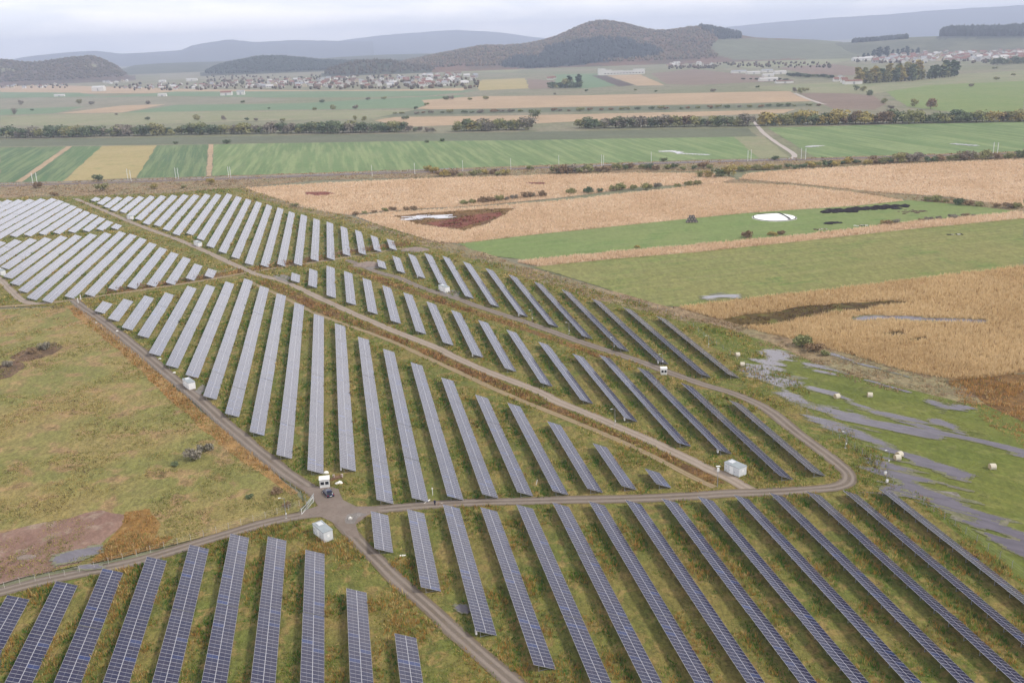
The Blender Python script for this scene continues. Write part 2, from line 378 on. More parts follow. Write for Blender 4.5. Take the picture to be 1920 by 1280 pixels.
FP('field', [(988, 148), (1040, 152), (1035, 166), (992, 168)], M_brown, 'brown ploughed plot beside the clump of poplars', 'field')
FP('field', [(1040, 140), (1120, 138), (1180, 158), (1100, 166), (1040, 164)], M_emerald, 'green slope behind the poplar clump', 'field')
FP('field', [(1110, 142), (1135, 142), (1190, 160), (1160, 163)], M_dark, 'narrow dark ploughed strip below the white factory', 'field')
FP('field', [(1140, 142), (1200, 140), (1245, 160), (1195, 161)], M_straw, 'pale stubble strip right of the dark ploughed strip', 'field')
FP('field', [(1220, 138), (1300, 130), (1400, 140), (1480, 152), (1300, 160), (1250, 158)], M_brown, 'brown fallow field left of the farm sheds', 'field')
FP('field', [(1460, 128), (1560, 120), (1620, 128), (1600, 142), (1520, 140)], M_brown, 'brown field behind the red roofed farmstead', 'field')
FP('meadow', [(1340, 118), (1560, 105), (1600, 112), (1560, 120), (1400, 128)], M_palegrass, 'pale meadow at the foot of the right slope', 'meadow')
FP('field', [(790, 188), (900, 181), (1100, 179), (1480, 171), (1500, 182), (1200, 187), (960, 193), (800, 198)], M_straw, 'upper straw field behind the hedge row', 'field')
FP('field', [(780, 204), (800, 198), (960, 193), (1200, 187), (1500, 182), (1525, 190), (1300, 196), (1000, 202), (850, 207)], M_straw, 'lower straw field in front of its twin', 'field')
FP('field', [(700, 222), (780, 206), (1000, 203), (1300, 198), (1540, 194), (1500, 200), (1300, 206), (1000, 211), (740, 218)], M_olive, 'olive scrub strip between the straw fields', 'field')
FP('field', [(700, 226), (740, 220), (960, 217), (1300, 210), (1490, 205), (1470, 212), (1200, 222), (1000, 232), (880, 234), (760, 238)], M_straw, 'straw field behind the tree clump', 'field')
FP('field', [(1500, 176), (1560, 172), (1640, 180), (1660, 196), (1640, 206), (1560, 204)], M_brown, 'brown ploughed field right of the pale farm track', 'field')
FP('meadow', [(1660, 172), (1740, 160), (1920, 152), (1920, 212), (1800, 212), (1700, 200)], M_strip, 'green pasture behind the right tree belt', 'meadow')
FP('meadow', [(1400, 164), (1600, 152), (1920, 132), (1920, 152), (1740, 160), (1640, 176), (1500, 174)], M_palegrass, 'pale pasture below the poplar wood', 'meadow')
FP('field', [(0, 262), (300, 258), (700, 252), (1000, 248), (1400, 240), (1420, 256), (1000, 263), (400, 270), (0, 275)], M_olive, 'long olive strip field in front of the tree belt', 'field')
FP('field', [(0, 277), (125, 275), (30, 341), (0, 342)], M_green2, 'green striped crop field at the left frame edge', 'field')
FP('field', [(136, 275), (192, 274), (118, 340), (42, 341)], M_green2, 'green striped crop strip left of the yellow field', 'field')
FP('path', [(125, 275), (136, 275), (42, 341), (30, 341)], M_straw, 'pale path between two green striped fields', 'path')
FP('field', [(192, 274), (294, 273), (256, 334), (118, 340)], M_yellow, 'yellow stubble field between green crops', 'field')
FP('field', [(294, 273), (391, 271), (386, 331), (256, 334)], M_green3, 'dark green crop field with upright stripes', 'field')
FP('path', [(391, 271), (401, 271), (396, 330), (387, 331)], M_straw, 'pale path beside the dark green crop', 'path')
FP('field', [(401, 271), (700, 266), (1000, 263), (1380, 257), (1460, 297), (1300, 300), (1000, 312), (700, 322), (398, 330)], M_green, 'big bright green crop field across the middle', 'field')
FP('field', [(1376, 257), (1430, 256), (1480, 295), (1424, 298)], M_palegrass, 'tan corner of the bright green crop', 'field')
FP('field', [(1440, 240), (1700, 233), (1920, 229), (1920, 285), (1700, 292), (1530, 297)], M_green, 'bright green crop field on the right', 'field')
# railway and road
M_shoulder = M_scrub
FP('verge', [(0, 344), (400, 331), (900, 314), (1300, 301), (1500, 297), (1920, 284), (1920, 300), (1500, 316), (1300, 322), (900, 331), (600, 338), (460, 352), (300, 366), (0, 372)], M_shoulder, 'scrubby verge along the railway line', 'verge')
_rail = ribbon('railway', [(-60, 351), (200, 343), (450, 335), (700, 326), (900, 319), (1100, 312), (1300, 305), (1500, 300), (1700, 294), (1980, 286)], 9, M_ballast, 'double railway line crossing the plain on ballast', 'railway'); RAIL = _rail[1]
ribbon('road', [(-60, 347), (200, 339.5), (450, 332), (640, 326), (760, 320), (860, 316)], 5, M_asphalt, 'grey asphalt road beside the railway', 'road')
ribbon('road', [(1090, 312), (1200, 306.5), (1320, 303), (1450, 299), (1495, 298)], 5, M_asphalt, 'grey asphalt road right of the middle beside the railway', 'road')
ribbon('path', [(1413, 226), (1420, 236), (1432, 250), (1456, 268), (1478, 282), (1490, 292), (1484, 298)], 4.5, M_paleroad, 'pale farm road running up to the tree belt', 'path')
ribbon('path', [(1490, 175), (1510, 184), (1535, 193), (1548, 196)], 6, M_paleroad, 'pale farm track at the end of the straw fields', 'path')
# reed fields
R1, R1g = FP('reed_field', [(458, 353), (620, 343), (800, 335), (1000, 329), (1200, 325), (1330, 325), (1380, 336), (1345, 344), (1200, 351), (1060, 370), (900, 386), (800, 391), (690, 399), (655, 404), (580, 394), (540, 380), (500, 368)], M_reed, 'upper pinkish reed field below the railway', 'reed field')
R3, R3g = FP('reed_field', [(1385, 336), (1400, 326), (1500, 318), (1700, 308), (1920, 299), (1920, 388), (1850, 380), (1780, 370), (1650, 361), (1480, 343)], M_reed, 'pinkish reed field at the upper right', 'reed field')
FP('verge', [(1380, 337), (1480, 343), (1650, 361), (1780, 372), (1920, 388), (1920, 398), (1800, 384), (1700, 376), (1600, 362), (1480, 348), (1350, 343)], M_scrub, 'brown scrub strip between the two right reed fields', 'verge')
R2, R2g = FP('reed_field', [(668, 406), (720, 399), (800, 394), (900, 389), (1060, 376), (1200, 360), (1345, 344), (1480, 348), (1600, 362), (1700, 377), (1600, 387), (1400, 400), (1200, 420), (1000, 441), (868, 457), (820, 455), (770, 440), (700, 420)], M_reed, 'middle pinkish reed field with the red marsh hollow', 'reed field')
FP('marsh', [(735, 407), (800, 399), (900, 393), (968, 391), (950, 404), (910, 424), (870, 434), (840, 430), (780, 420)], M_ditch, 'dark muddy hollow in the reed field', 'marsh', .07)
FP('marsh', [(800, 419), (850, 411), (900, 402), (938, 398), (942, 404), (900, 417), (862, 428), (828, 426)], M_redmarsh, 'dark red marsh plants in the reed field', 'marsh', .07)
FP('marsh', [(570, 361), (610, 360), (632, 364), (600, 368), (575, 366)], M_redmarsh, 'small red marsh spot in the upper reed field', 'marsh', .03)
FP('marsh', [(985, 343), (1020, 342), (1025, 346), (995, 347)], M_redmarsh, 'small brown hollow right of the middle in the upper reed field', 'marsh', .02)
FP('field', [(860, 457), (1000, 441), (1200, 420), (1400, 400), (1600, 387), (1705, 376), (1800, 384), (1920, 398), (1700, 417), (1500, 441), (1300, 460), (1150, 472), (985, 488), (905, 478)], M_strip, 'green mown strip with the white silage clamp', 'field')
R5, R5g = FP('reed_field', [(968, 492), (1150, 474), (1300, 461), (1500, 442), (1700, 418), (1920, 397), (1920, 410), (1700, 431), (1500, 453), (1300, 474), (1150, 486), (1010, 500)], M_reed, 'narrow reed strip between two green fields', 'reed field')
FP('field', [(1000, 501), (1150, 486), (1300, 474), (1500, 453), (1700, 431), (1920, 410), (1920, 502), (1800, 513), (1690, 528), (1500, 552), (1290, 576), (1240, 574), (1130, 540), (1050, 515)], M_pasture, 'wide olive green pasture on the right', 'field')
R4, R4g = FP('reed_field', [(1270, 577), (1500, 551), (1700, 526), (1920, 500), (1920, 700), (1850, 708), (1780, 712), (1700, 698), (1600, 668), (1500, 640), (1420, 622), (1340, 598)], M_reed2, 'tall tan reed field nearest on the right', 'reed field')
FP('marsh', [(1335, 605), (1400, 592), (1440, 586), (1500, 575), (1560, 570), (1640, 566), (1700, 566), (1640, 578), (1580, 585), (1530, 595), (1480, 605), (1440, 612), (1380, 614)], M_darkmarsh, 'dark wet hollow between the near reeds', 'marsh', .09)
FP('marsh', [(1650, 625), (1690, 622), (1700, 629), (1670, 632)], M_darkmarsh, 'small dark gap in the near reeds', 'marsh', .012)
FP('marsh', [(1690, 638), (1735, 632), (1740, 637), (1705, 641)], M_darkmarsh, 'second small dark gap in the near reeds', 'marsh', .012)
FP('marsh', [(1780, 716), (1850, 708), (1920, 702), (1930, 850), (1880, 815), (1840, 785), (1790, 745)], M_ditch, 'rusty brown scrub at the right frame edge', 'marsh', .012)
# the site
SITE = [(0, 1320), (0, 1110), (150, 1075), (330, 1032), (480, 985), (575, 966), (565, 925), (430, 810), (300, 695), (150, 574), (0, 577), (-60, 500), (-60, 380), (0, 372), (300, 364), (450, 352), (500, 366), (560, 384), (640, 404), (700, 420), (770, 442), (860, 470), (980, 505), (1100, 540), (1270, 590), (1400, 628), (1480, 700), (1540, 760), (1640, 845), (1680, 900), (1720, 925), (1920, 1090), (1960, 1320)]
_, SITEg = patch('site_ground', SITE, M_site, 'rough grass ground of the solar park', 'ground', .01)
patch('verge', [(440, 352), (460, 354), (560, 386), (660, 407), (770, 444), (868, 462), (985, 500), (1130, 542), (1260, 578), (1330, 605), (1440, 640), (1560, 690), (1700, 725), (1810, 750), (1800, 762), (1690, 738), (1550, 702), (1440, 655), (1320, 612), (1240, 592), (1100, 558), (960, 512), (860, 478), (760, 452), (650, 415), (560, 396), (500, 376)], M_scrub, 'brown scrub along the edge of the solar park', 'verge', .012)
_, MEADg = patch('meadow', [(-40, 582), (130, 576), (160, 592), (300, 705), (420, 812), (540, 912), (572, 945), (560, 960), (480, 978), (330, 1022), (150, 1062), (-40, 1100)], M_meadow, 'dry yellow green meadow left of the gravel road', 'meadow', .01)
_, FLOODg = patch('meadow', [(1285, 602), (1340, 608), (1440, 640), (1560, 694), (1700, 728), (1800, 750), (1850, 760), (1880, 776), (1920, 792), (2010, 800), (2030, 1210), (1920, 1105), (1800, 1005), (1715, 938), (1675, 905), (1625, 860), (1540, 790), (1470, 730), (1380, 680), (1300, 625)], M_flood, 'flooded bright green meadow beside the solar park', 'meadow', .012)
patch('verge', [(1262, 575), (1340, 596), (1420, 620), (1500, 638), (1600, 666), (1700, 696), (1790, 712), (1850, 760), (1800, 756), (1700, 730), (1560, 696), (1440, 642), (1340, 610), (1275, 600)], M_scrub, 'brown weedy strip between the near reeds and the flooded meadow', 'verge', .008)
_, DIRTg = patch('dirt_patch', [(-40, 1004), (60, 988), (130, 970), (190, 958), (232, 966), (226, 990), (200, 1010), (180, 1030), (150, 1058), (60, 1082), (-40, 1102)], M_dirt, 'bare reddish earth patch at the lower left', 'earth', .08)
patch('ditch', [(500, 526), (540, 540), (615, 576), (677, 604), (740, 631), (815, 661), (900, 701), (1015, 748), (1096, 785), (1190, 825), (1300, 876), (1360, 906), (1330, 908), (1296, 891), (1208, 845), (1099, 797), (989, 753), (924, 725), (875, 702), (812, 673), (750, 644), (700, 624), (600, 588), (560, 568), (480, 528)], M_ditch, 'brown reedy ditch beside the pale diagonal track', 'ditch', .01)
patch('ditch', [(650, 497), (707, 519), (757, 536), (807, 555), (857, 570), (900, 586), (1000, 619), (1100, 655), (1150, 672), (1120, 672), (1000, 628), (900, 594), (850, 578), (800, 562), (750, 544), (700, 526), (650, 505)], M_ditch, 'brown ditch beside the upper diagonal track', 'ditch', .01)
patch('ditch', [(200, 545), (400, 514), (560, 487), (720, 458), (772, 455), (770, 461), (720, 467), (560, 497), (400, 525), (200, 556)], M_ditch, 'dark ditch crossing between the upper and lower blocks', 'ditch', .01)
patch('verge', [(120, 575), (145, 572), (250, 655), (370, 765), (450, 830), (560, 925), (545, 930), (430, 850), (330, 760), (230, 665), (150, 600)], field('rust_turf', C(178, 142, 92), C(162, 128, 80), C(188, 158, 112), big=.04, mid=.2, fine=1.2, contrast=.3), 'strip of rusty orange grass along the gravel road', 'verge', .012)
RUST = [(170, 1058), (190, 1030), (230, 985), (235, 962), (280, 955), (300, 985), (290, 1010), (330, 1008), (300, 1028), (230, 1046)]
_, RUSTg = patch('verge', RUST, field('rust_scrub', C(164, 126, 72), C(150, 114, 62), C(176, 142, 88), big=.05, mid=.25, fine=1.4, contrast=.26), 'rust coloured weeds beside the bare earth', 'verge', .08)
M_thicket = field('thicket_floor', C(112, 88, 70, 1.3), C(98, 80, 62, 1.3), C(140, 116, 86, 1.3), big=.08, mid=.3, fine=1.6, contrast=.34)
for px, lb in (([(20, 672), (45, 658), (75, 650), (104, 642), (118, 652), (98, 666), (70, 674), (45, 680)], 'dark brown thicket floor in the upper left meadow'), ([(-10, 690), (30, 676), (50, 688), (20, 708), (-10, 715)], 'brown weed floor at the left meadow edge')):
    patch('verge', px, M_thicket, lb, 'verge', .06)
# roads of the site (centre lines)
ROADS = {}
def road(key, px, wd, mat, label, **k):
    o, P = ribbon('road' if mat is not M_road3 else 'track', px, wd, mat, label, 'road' if mat is not M_road3 else 'track', **k); ROADS[key] = (P, wd); return o
road('r5', [(-30, 578), (30, 574), (90, 569), (140, 563), (250, 547), (380, 527), (470, 511), (560, 497), (640, 485), (720, 472), (765, 466)], 3.2, M_road3, 'grassy track between the upper and the middle panel blocks')
road('r4b', [(470, 530), (520, 553), (560, 573), (600, 592), (700, 628), (750, 648), (812, 677), (875, 706), (924, 729), (989, 757), (1099, 801), (1208, 849), (1296, 895), (1340, 915)], 2.2, M_road3, 'thin grassy track along the lower side of the ditch')
road('r4', [(1412, 924), (1394, 914), (1366, 898), (1328, 881), (1300, 867), (1240, 838), (1190, 815), (1143, 795), (1096, 775), (1040, 752), (1015, 738), (960, 716), (900, 692), (840, 664), (815, 652), (740, 622), (677, 595), (615, 567), (540, 532), (500, 520), (470, 511), (385, 472), (325, 447), (265, 425), (217, 405), (170, 385), (140, 373)], 3.7, M_road2, 'pale diagonal gravel track between the panel blocks')
road('r1', [(-60, 1128), (50, 1098), (150, 1076), (240, 1058), (330, 1032), (410, 1008), (490, 984), (560, 969), (620, 962), (700, 957), (790, 949), (880, 944), (1000, 941), (1120, 938), (1240, 934), (1300, 931), (1366, 927), (1453, 924), (1519, 919), (1565, 915), (1588, 907), (1592, 893), (1577, 876), (1540, 847), (1490, 810), (1452, 778), (1415, 756), (1365, 736), (1315, 721), (1255, 700), (1200, 679), (1100, 646), (1000, 610), (900, 577), (857, 561), (807, 546), (770, 532), (745, 521), (707, 511), (680, 500), (650, 488)], 3.9, M_road, 'brown gravel road looping round the panel blocks')
road('r2', [(622, 966), (610, 945), (590, 925), (560, 905), (515, 872), (470, 835), (420, 793), (370, 748), (310, 698), (250, 648), (200, 608), (160, 580), (138, 563)], 4.1, M_road, 'brown gravel road along the left meadow')
road('r3', [(618, 958), (645, 985), (665, 1008), (700, 1044), (745, 1088), (800, 1137), (860, 1192), (920, 1245), (975, 1292), (1010, 1325)], 3.5, M_road, 'brown gravel road leaving at the bottom edge')
road('r6', [(90, 569), (60, 570), (38, 562), (15, 540), (0, 525), (-30, 505)], 3.6, M_road2, 'pale track curving in at the left frame edge')
XING = [(548, 905), (580, 917), (612, 912), (636, 918), (645, 938), (668, 950), (720, 954), (690, 968), (668, 985), (675, 1012), (655, 1006), (630, 985), (596, 968), (560, 972), (575, 958), (596, 950), (588, 930)]
k_ = NT('yard_gravel'); o_ = k_.coord(); a_ = k_.noise(o_, .25, 4); b_ = k_.noise(o_, 1.6, 4, .7)
c_ = k_.mix(k_.ramp(a_, .35, .65), C(144, 131, 121), C(154, 140, 130)); c_ = k_.mix(k_.math('MULTIPLY', k_.ramp(b_, .45, .7), .6), c_, C(128, 110, 104)); k_.base(c_); k_.bump(b_, .1, .5)
_, XINGg = patch('yard', XING, k_.m, 'gravel yard where the roads meet', 'yard', .012)
M_greygravel = field('grey_gravel', C(156, 150, 148), C(146, 140, 136), C(132, 126, 108), big=.2, mid=.5, fine=3, contrast=.2)
for px, lb in (([(645, 976), (652, 966), (672, 962), (690, 966), (672, 972), (664, 984), (648, 983)], 'grey gravel apron right of the crossroads'),
               ([(822, 548), (850, 545), (862, 548), (860, 557), (846, 558), (830, 553)], 'grey gravel apron round the upper cabin'),
               ([(365, 735), (380, 722), (388, 728), (376, 742)], 'grey rubble beside the left white cabin'),
               ([(511, 517), (536, 515), (545, 522), (538, 530), (520, 524)], 'bare gravel spot at the track corner'),
               ([(668, 495), (690, 491), (705, 494), (712, 504), (690, 506)], 'bare gravel spot above the ditch'),
               ([(1655, 924), (1700, 920), (1790, 925), (1800, 932), (1720, 936), (1600, 924)], 'muddy ground at the end of the last rows')):
    patch('gravel_patch', px, M_greygravel, lb, 'gravel', .02)
M_mud = field('soaked_grass', C(122, 118, 84), C(112, 114, 68), C(130, 124, 104), big=.1, mid=.4, fine=2, contrast=.3)
M_mud.node_tree.nodes['Principled BSDF'].inputs['Roughness'].default_value = .45; M_mud.node_tree.nodes['Principled BSDF'].inputs['Specular IOR Level'].default_value = .4
# ---- standing water: cells of a fine grid kept where the ragged wet bands run
WATER_PTS = []
def wet(name, label, bands, cell=(.8, .3), rot=rad(-38), rag=1.0, mat=None):
    """bands: list of (pixel polyline, width in metres)"""
    B = [(smooth(ats(p), 4), wd) for p, wd in bands]
    allp = np.concatenate([b for b, _ in B]); c, s = math.cos(rot), math.sin(rot); Rm = np.array([[c, s], [-s, c]])
    q = allp@Rm.T; lo = q.min(0)-14; hi = q.max(0)+14
    X, Y = np.meshgrid(np.arange(lo[0], hi[0], cell[0]), np.arange(lo[1], hi[1], cell[1])); P = np.stack([X.ravel(), Y.ravel()], 1); G = P@Rm
    val = np.full(len(P), -9.)
    for b, wd in B: val = np.maximum(val, 1-dline(G, b)/(wd*.5))
    nz = (vnoise(P[:, 0]/9, P[:, 1], 1.5, 11, 3)-.5)*3.0*rag + (vnoise(P[:, 0], P[:, 1], 9, 12, 2)-.5)*1.2*rag
    off = np.array([[0, 0], [1, 0], [1, 1], [0, 1]])*np.array(cell)
    if mat is None:
        kp = (val+nz*.8 > .02) & (val > -1.1); z = zlayer(); V = (P[kp][:, None, :]+off[None]).reshape(-1, 2)@Rm
        me_o = tris('wet_ground', np.c_[V, np.full(len(V), z)], np.arange(len(V)).reshape(-1, 4), M_mud); tag(me_o, 'soaked ground round the ' + label, 'ground', None, 'structure')
        if me_o.data.polygons and me_o.data.polygons[0].normal.z < 0: me_o.data.flip_normals()
    keep = (val+nz*.85 > .36) & (val > -.8)
    z = zlayer(); pts = P[keep]; WATER_PTS.append(G[keep])
    V = (pts[:, None, :]+off[None]).reshape(-1, 2)@Rm
    me_o = tris(name, np.c_[V, np.full(len(V), z)], np.arange(len(V)).reshape(-1, 4), mat or M_water)
    tag(me_o, label, 'water', None, 'structure')
    if me_o.data.polygons and me_o.data.polygons[0].normal.z < 0: me_o.data.flip_normals()
wet('water', 'rain water standing in long bands on the flooded meadow', [
    ([(1452, 668), (1440, 680), (1424, 694), (1414, 702)], 8.5), ([(1420, 700), (1445, 712), (1468, 716)], 9.5),
    ([(1430, 706), (1465, 730), (1500, 755), (1545, 770), (1600, 788)], 4.6), ([(1520, 728), (1570, 744), (1620, 766), (1670, 778)], 3.2),
    ([(1590, 784), (1650, 800), (1710, 812), (1770, 816)], 6.5), ([(1640, 772), (1690, 786), (1735, 802), (1770, 816), (1850, 832), (1960, 866)], 4.2),
    ([(1510, 782), (1560, 800), (1610, 820), (1660, 840), (1720, 864), (1800, 893)], 4.5), ([(1755, 792), (1775, 800), (1800, 815)], 4),
    ([(1640, 872), (1680, 895), (1730, 922), (1790, 950), (1860, 985), (1960, 1035)], 9), ([(1700, 908), (1665, 918), (1690, 914)], 3),
    ([(1830, 990), (1880, 1020), (1930, 1050)], 4)])
wet('puddle', 'shallow pool on the meadow above the long bands', [([(1517, 688), (1545, 692), (1585, 702)], 5), ([(1528, 696), (1560, 702)], 3)])
wet('puddle', 'thin water line in the meadow grass', [([(1622, 714), (1655, 723), (1700, 737)], 1.6)], rag=.8)
wet('puddle', 'broken puddles near the right meadow edge', [([(1745, 755), (1770, 766), (1808, 766)], 4)], rag=1.6)
wet('puddle', 'narrow wet ditch along the near reeds', [([(1558, 665), (1605, 682), (1640, 692), (1700, 708)], 2.0)], rag=.9)
wet('puddle', 'long pool in the dark marsh between the reeds', [([(1610, 600), (1660, 597), (1720, 599), (1835, 604)], 6)], rot=rad(-5), rag=.6)
wet('puddle', 'pale pool in the corner of the pasture', [([(1326, 559), (1345, 556), (1374, 557)], 7)], rot=rad(0), rag=.6)
wet('puddle', 'small blue pool at the end of a panel row', [([(860, 1140), (868, 1145)], 2.2)], rag=.6)
wet('puddle', 'pool on the bare reddish earth', [([(112, 1052), (135, 1046), (165, 1038)], 5)], rot=rad(10), rag=.6)
wet('puddle', 'second thin pool under the bare earth bank', [([(150, 1068), (185, 1066)], 2.4)], rot=rad(10), rag=.9)
M_pool = plain('white_pool', C(204, 202, 212), .3, .5, var=.1, scale=.3)
for bands, lb in (([([(1242, 285), (1262, 285), (1275, 289)], 9), ([(1270, 289), (1325, 291)], 6)], 'white water streak in the bright green crop'),
               ([([(1514, 276), (1538, 275)], 11)], 'small white pool in the right green crop'),
               ([([(1790, 271), (1828, 274)], 8)], 'thin white pool in the far right crop'),
               ([([(765, 412), (800, 409), (835, 408)], 11), ([(755, 409), (800, 405)], 4)], 'white pool beside the red marsh')):
    wet('puddle', lb, bands, cell=(2.2, 1.2), rot=rad(4), rag=.7, mat=M_pool)

# ================================================================== HILLS
HILLS = []
def hill(name, label, outline, D, wn, wf, mat, du=4, rows=44, rough=.05, colf=None, wfar=None):
    """outline: ridge line (u, v) of the photograph, set at distance D (or two distances, left and right); the slope falls to the plain wn in front and wf behind"""
    o = np.array(outline, float); us = np.arange(o[0, 0], o[-1, 0]+.1, du); vs = np.interp(us, o[:, 0], o[:, 1])
    D0, D1 = (D, D) if np.isscalar(D) else D
    V = []; nu = len(us); tt = np.linspace(-1, 1, rows)
    for i, (u, v) in enumerate(zip(us, vs)):
        Dm = D0+(D1-D0)*i/(nu-1); H = ray(u, Dm, v)[2]; H = max(H, 1)
        ed = min(1, min(i, nu-1-i)/(nu*.06+1))
        for t in tt:
            r = Dm+(t*wn if t < 0 else t*wf); x, y, _ = ray(u, r)
            a = abs(t); pr = 1-a*a*(3-2*a); pr = pr**(.9)
            n = float(vnoise(x, y, 420, 3, 4))-.5
            h = H*(pr + n*.34*pr*(1-pr)*4*.6) + rough*H*(float(vnoise(x, y, 60, 9, 3))-.5)*min(1, pr*3)
            V.append((x, y, max(h*(ed if D0 < 9000 else 1), 0)-1.5*(pr < .02)))
    F = [(i*rows+j, (i+1)*rows+j, (i+1)*rows+j+1, i*rows+j+1) for i in range(nu-1) for j in range(rows-1)]
    V = np.array(V); ob = tris(name, V, F, mat, colf(V) if colf else None)
    if ob.data.polygons[0].normal.z < 0: ob.data.flip_normals()
    for p in ob.data.polygons: p.use_smooth = True
    tag(ob, label, 'hill' if D0 < 9000 else 'mountain', None, 'structure'); HILLS.append((us, np.array([D0, D1]), V.reshape(nu, rows, 3), tt)); return ob
def vmat(name, fine=.03, bump=6, contrast=.3):
    k = NT(name); o = k.coord(); a = k.n.new('ShaderNodeAttribute'); a.attribute_name = 'Col'
    n = k.noise(o, fine, 4, .7)
    vv = k.n.new('ShaderNodeVectorMath'); vv.operation = 'SCALE'; k.l.new(a.outputs['Color'], vv.inputs[0])
    k.l.new(k.math('MULTIPLY_ADD', n, contrast*2, 1-contrast), vv.inputs['Scale']); k.base(vv.outputs[0]); k.bump(n, bump, .6); return k.m
M_hill = vmat('hill_vegetation', .035, 8, .4)
M_mount = plain('mountain_forest', C(92, 100, 104), .95, .05, var=.25, scale=.004)
def zone_cols(base, alt, zones):
    """land cover of a hill: base/alt mottled, zones = [(pixel polygon of the wood or meadow, colour)]"""
    def f(V):
        n = vnoise(V[:, 0], V[:, 1], 90, 21, 4); t = np.clip((n-.4)*5, 0, 1)[:, None]
        c = np.array(base[:3])*(1-t)+np.array(alt[:3])*t; p = proj(V)
        for poly, zc in zones:
            q = p+np.stack([(vnoise(V[:, 0], V[:, 1], 70, 31, 3)-.5)*16, (vnoise(V[:, 0], V[:, 1], 70, 32, 3)-.5)*7], 1)
            c = np.where(inpoly(q, poly)[:, None], np.array(zc[:3])*(.85+.3*n[:, None]), c)
        return c
    return f
hill('mountain', 'pale blue far mountain range on the left', [(-200, 118), (0, 117), (40, 108), (80, 103), (120, 99), (180, 95), (230, 101), (300, 97), (340, 94), (360, 86), (400, 78), (437, 74), (480, 79), (520, 77), (560, 75), (640, 77), (700, 78)], 13000, 3000, 1500, M_mount, du=10, rows=16)
hill('mountain', 'faint far mountain under the clouds in the middle', [(560, 92), (640, 76), (720, 66), (800, 60), (860, 56), (940, 61), (1000, 70), (1080, 76), (1150, 80)], 15500, 3500, 1500, M_mount, du=10, rows=16)
hill('mountain', 'faint far mountain rising out of the right frame edge', [(1150, 80), (1300, 60), (1370, 50), (1450, 42), (1550, 34), (1650, 28), (1750, 20), (1850, 14), (1920, 10), (2150, 0)], 15500, 3500, 1500, M_mount, du=10, rows=16)
Cm = lambda *a: C(*a)
hill('hill', 'low dark ridge far behind the left wooded hill', [(200, 126), (300, 119), (400, 116), (560, 113), (640, 107), (720, 103), (800, 101), (900, 104)], 6800, 1300, 600, M_hill, colf=zone_cols(Cm(84, 92, 74), Cm(96, 100, 80), []), du=8, rows=20)
hill('hill', 'brown humped hill at the left frame edge', [(-160, 116), (0, 114), (20, 115), (50, 120), (70, 118), (100, 114), (150, 108), (172, 106), (190, 112), (210, 122), (228, 134), (250, 143)], 4900, 700, 500, M_hill, colf=zone_cols(Cm(118, 100, 88), Cm(98, 88, 76), [([(140, 128), (175, 121), (190, 124), (160, 130)], Cm(150, 150, 118)), ([(0, 126), (40, 124), (30, 132), (0, 133)], Cm(140, 142, 112))]))
hill('hill', 'long dark wooded hill behind the left village', [(370, 136), (385, 131), (410, 124), (440, 117), (480, 110), (500, 108), (530, 109), (570, 112), (600, 116), (640, 117), (700, 117), (760, 118), (800, 124)], 5000, 550, 500, M_hill, colf=zone_cols(Cm(62, 72, 58), Cm(74, 78, 58), []))
hill('hill', 'small wooded knoll in front of the long wooded hill', [(598, 138), (615, 131), (640, 124), (670, 118), (700, 116), (730, 117), (750, 121), (780, 124), (820, 129)], 3900, 300, 300, M_hill, colf=zone_cols(Cm(84, 88, 66), Cm(62, 72, 54), []))
MAIN = [(700, 125), (755, 117), (800, 108), (850, 98), (905, 88), (950, 88), (985, 85), (1020, 78), (1050, 68), (1080, 54), (1105, 44), (1130, 41), (1160, 44), (1190, 51), (1210, 57), (1230, 60), (1255, 59), (1290, 54), (1320, 52), (1350, 58), (1390, 66), (1420, 71), (1480, 73), (1530, 75), (1580, 79), (1640, 80)]
CONIF = [([(940, 126), (945, 118), (965, 110), (1012, 108), (1025, 92), (1060, 84), (1100, 76), (1140, 72), (1180, 78), (1220, 88), (1242, 100), (1220, 108), (1150, 112), (1080, 124), (1000, 128)], Cm(52, 62, 60)),
         ([(1308, 52), (1330, 52), (1390, 66), (1388, 72), (1345, 74), (1340, 66)], Cm(50, 58, 54)),
         ([(1345, 74), (1420, 72), (1640, 78), (1640, 110), (1380, 112), (1330, 100)], Cm(122, 126, 102)),
         ([(1240, 92), (1330, 88), (1345, 96), (1320, 108), (1200, 112)], Cm(112, 92, 70))]
hill('hill', 'big wooded hill with russet top and dark conifer belt', MAIN, (4700, 4900), 1150, 700, M_hill, colf=zone_cols(Cm(130, 98, 76), Cm(104, 88, 68), CONIF), du=3, rows=60, rough=.03)
RIGHT = [(1380, 92), (1450, 86), (1520, 82), (1560, 81), (1600, 79), (1640, 77), (1700, 71), (1757, 68), (1800, 66), (1850, 64), (1920, 62), (2100, 60)]
hill('hill', 'grassy slope behind the right town', RIGHT, 4700, 700, 600, M_hill, colf=zone_cols(Cm(122, 124, 102), Cm(106, 110, 90), [([(1757, 74), (2100, 66), (2100, 40), (1750, 40)], Cm(60, 70, 60))]), du=5, rows=30)
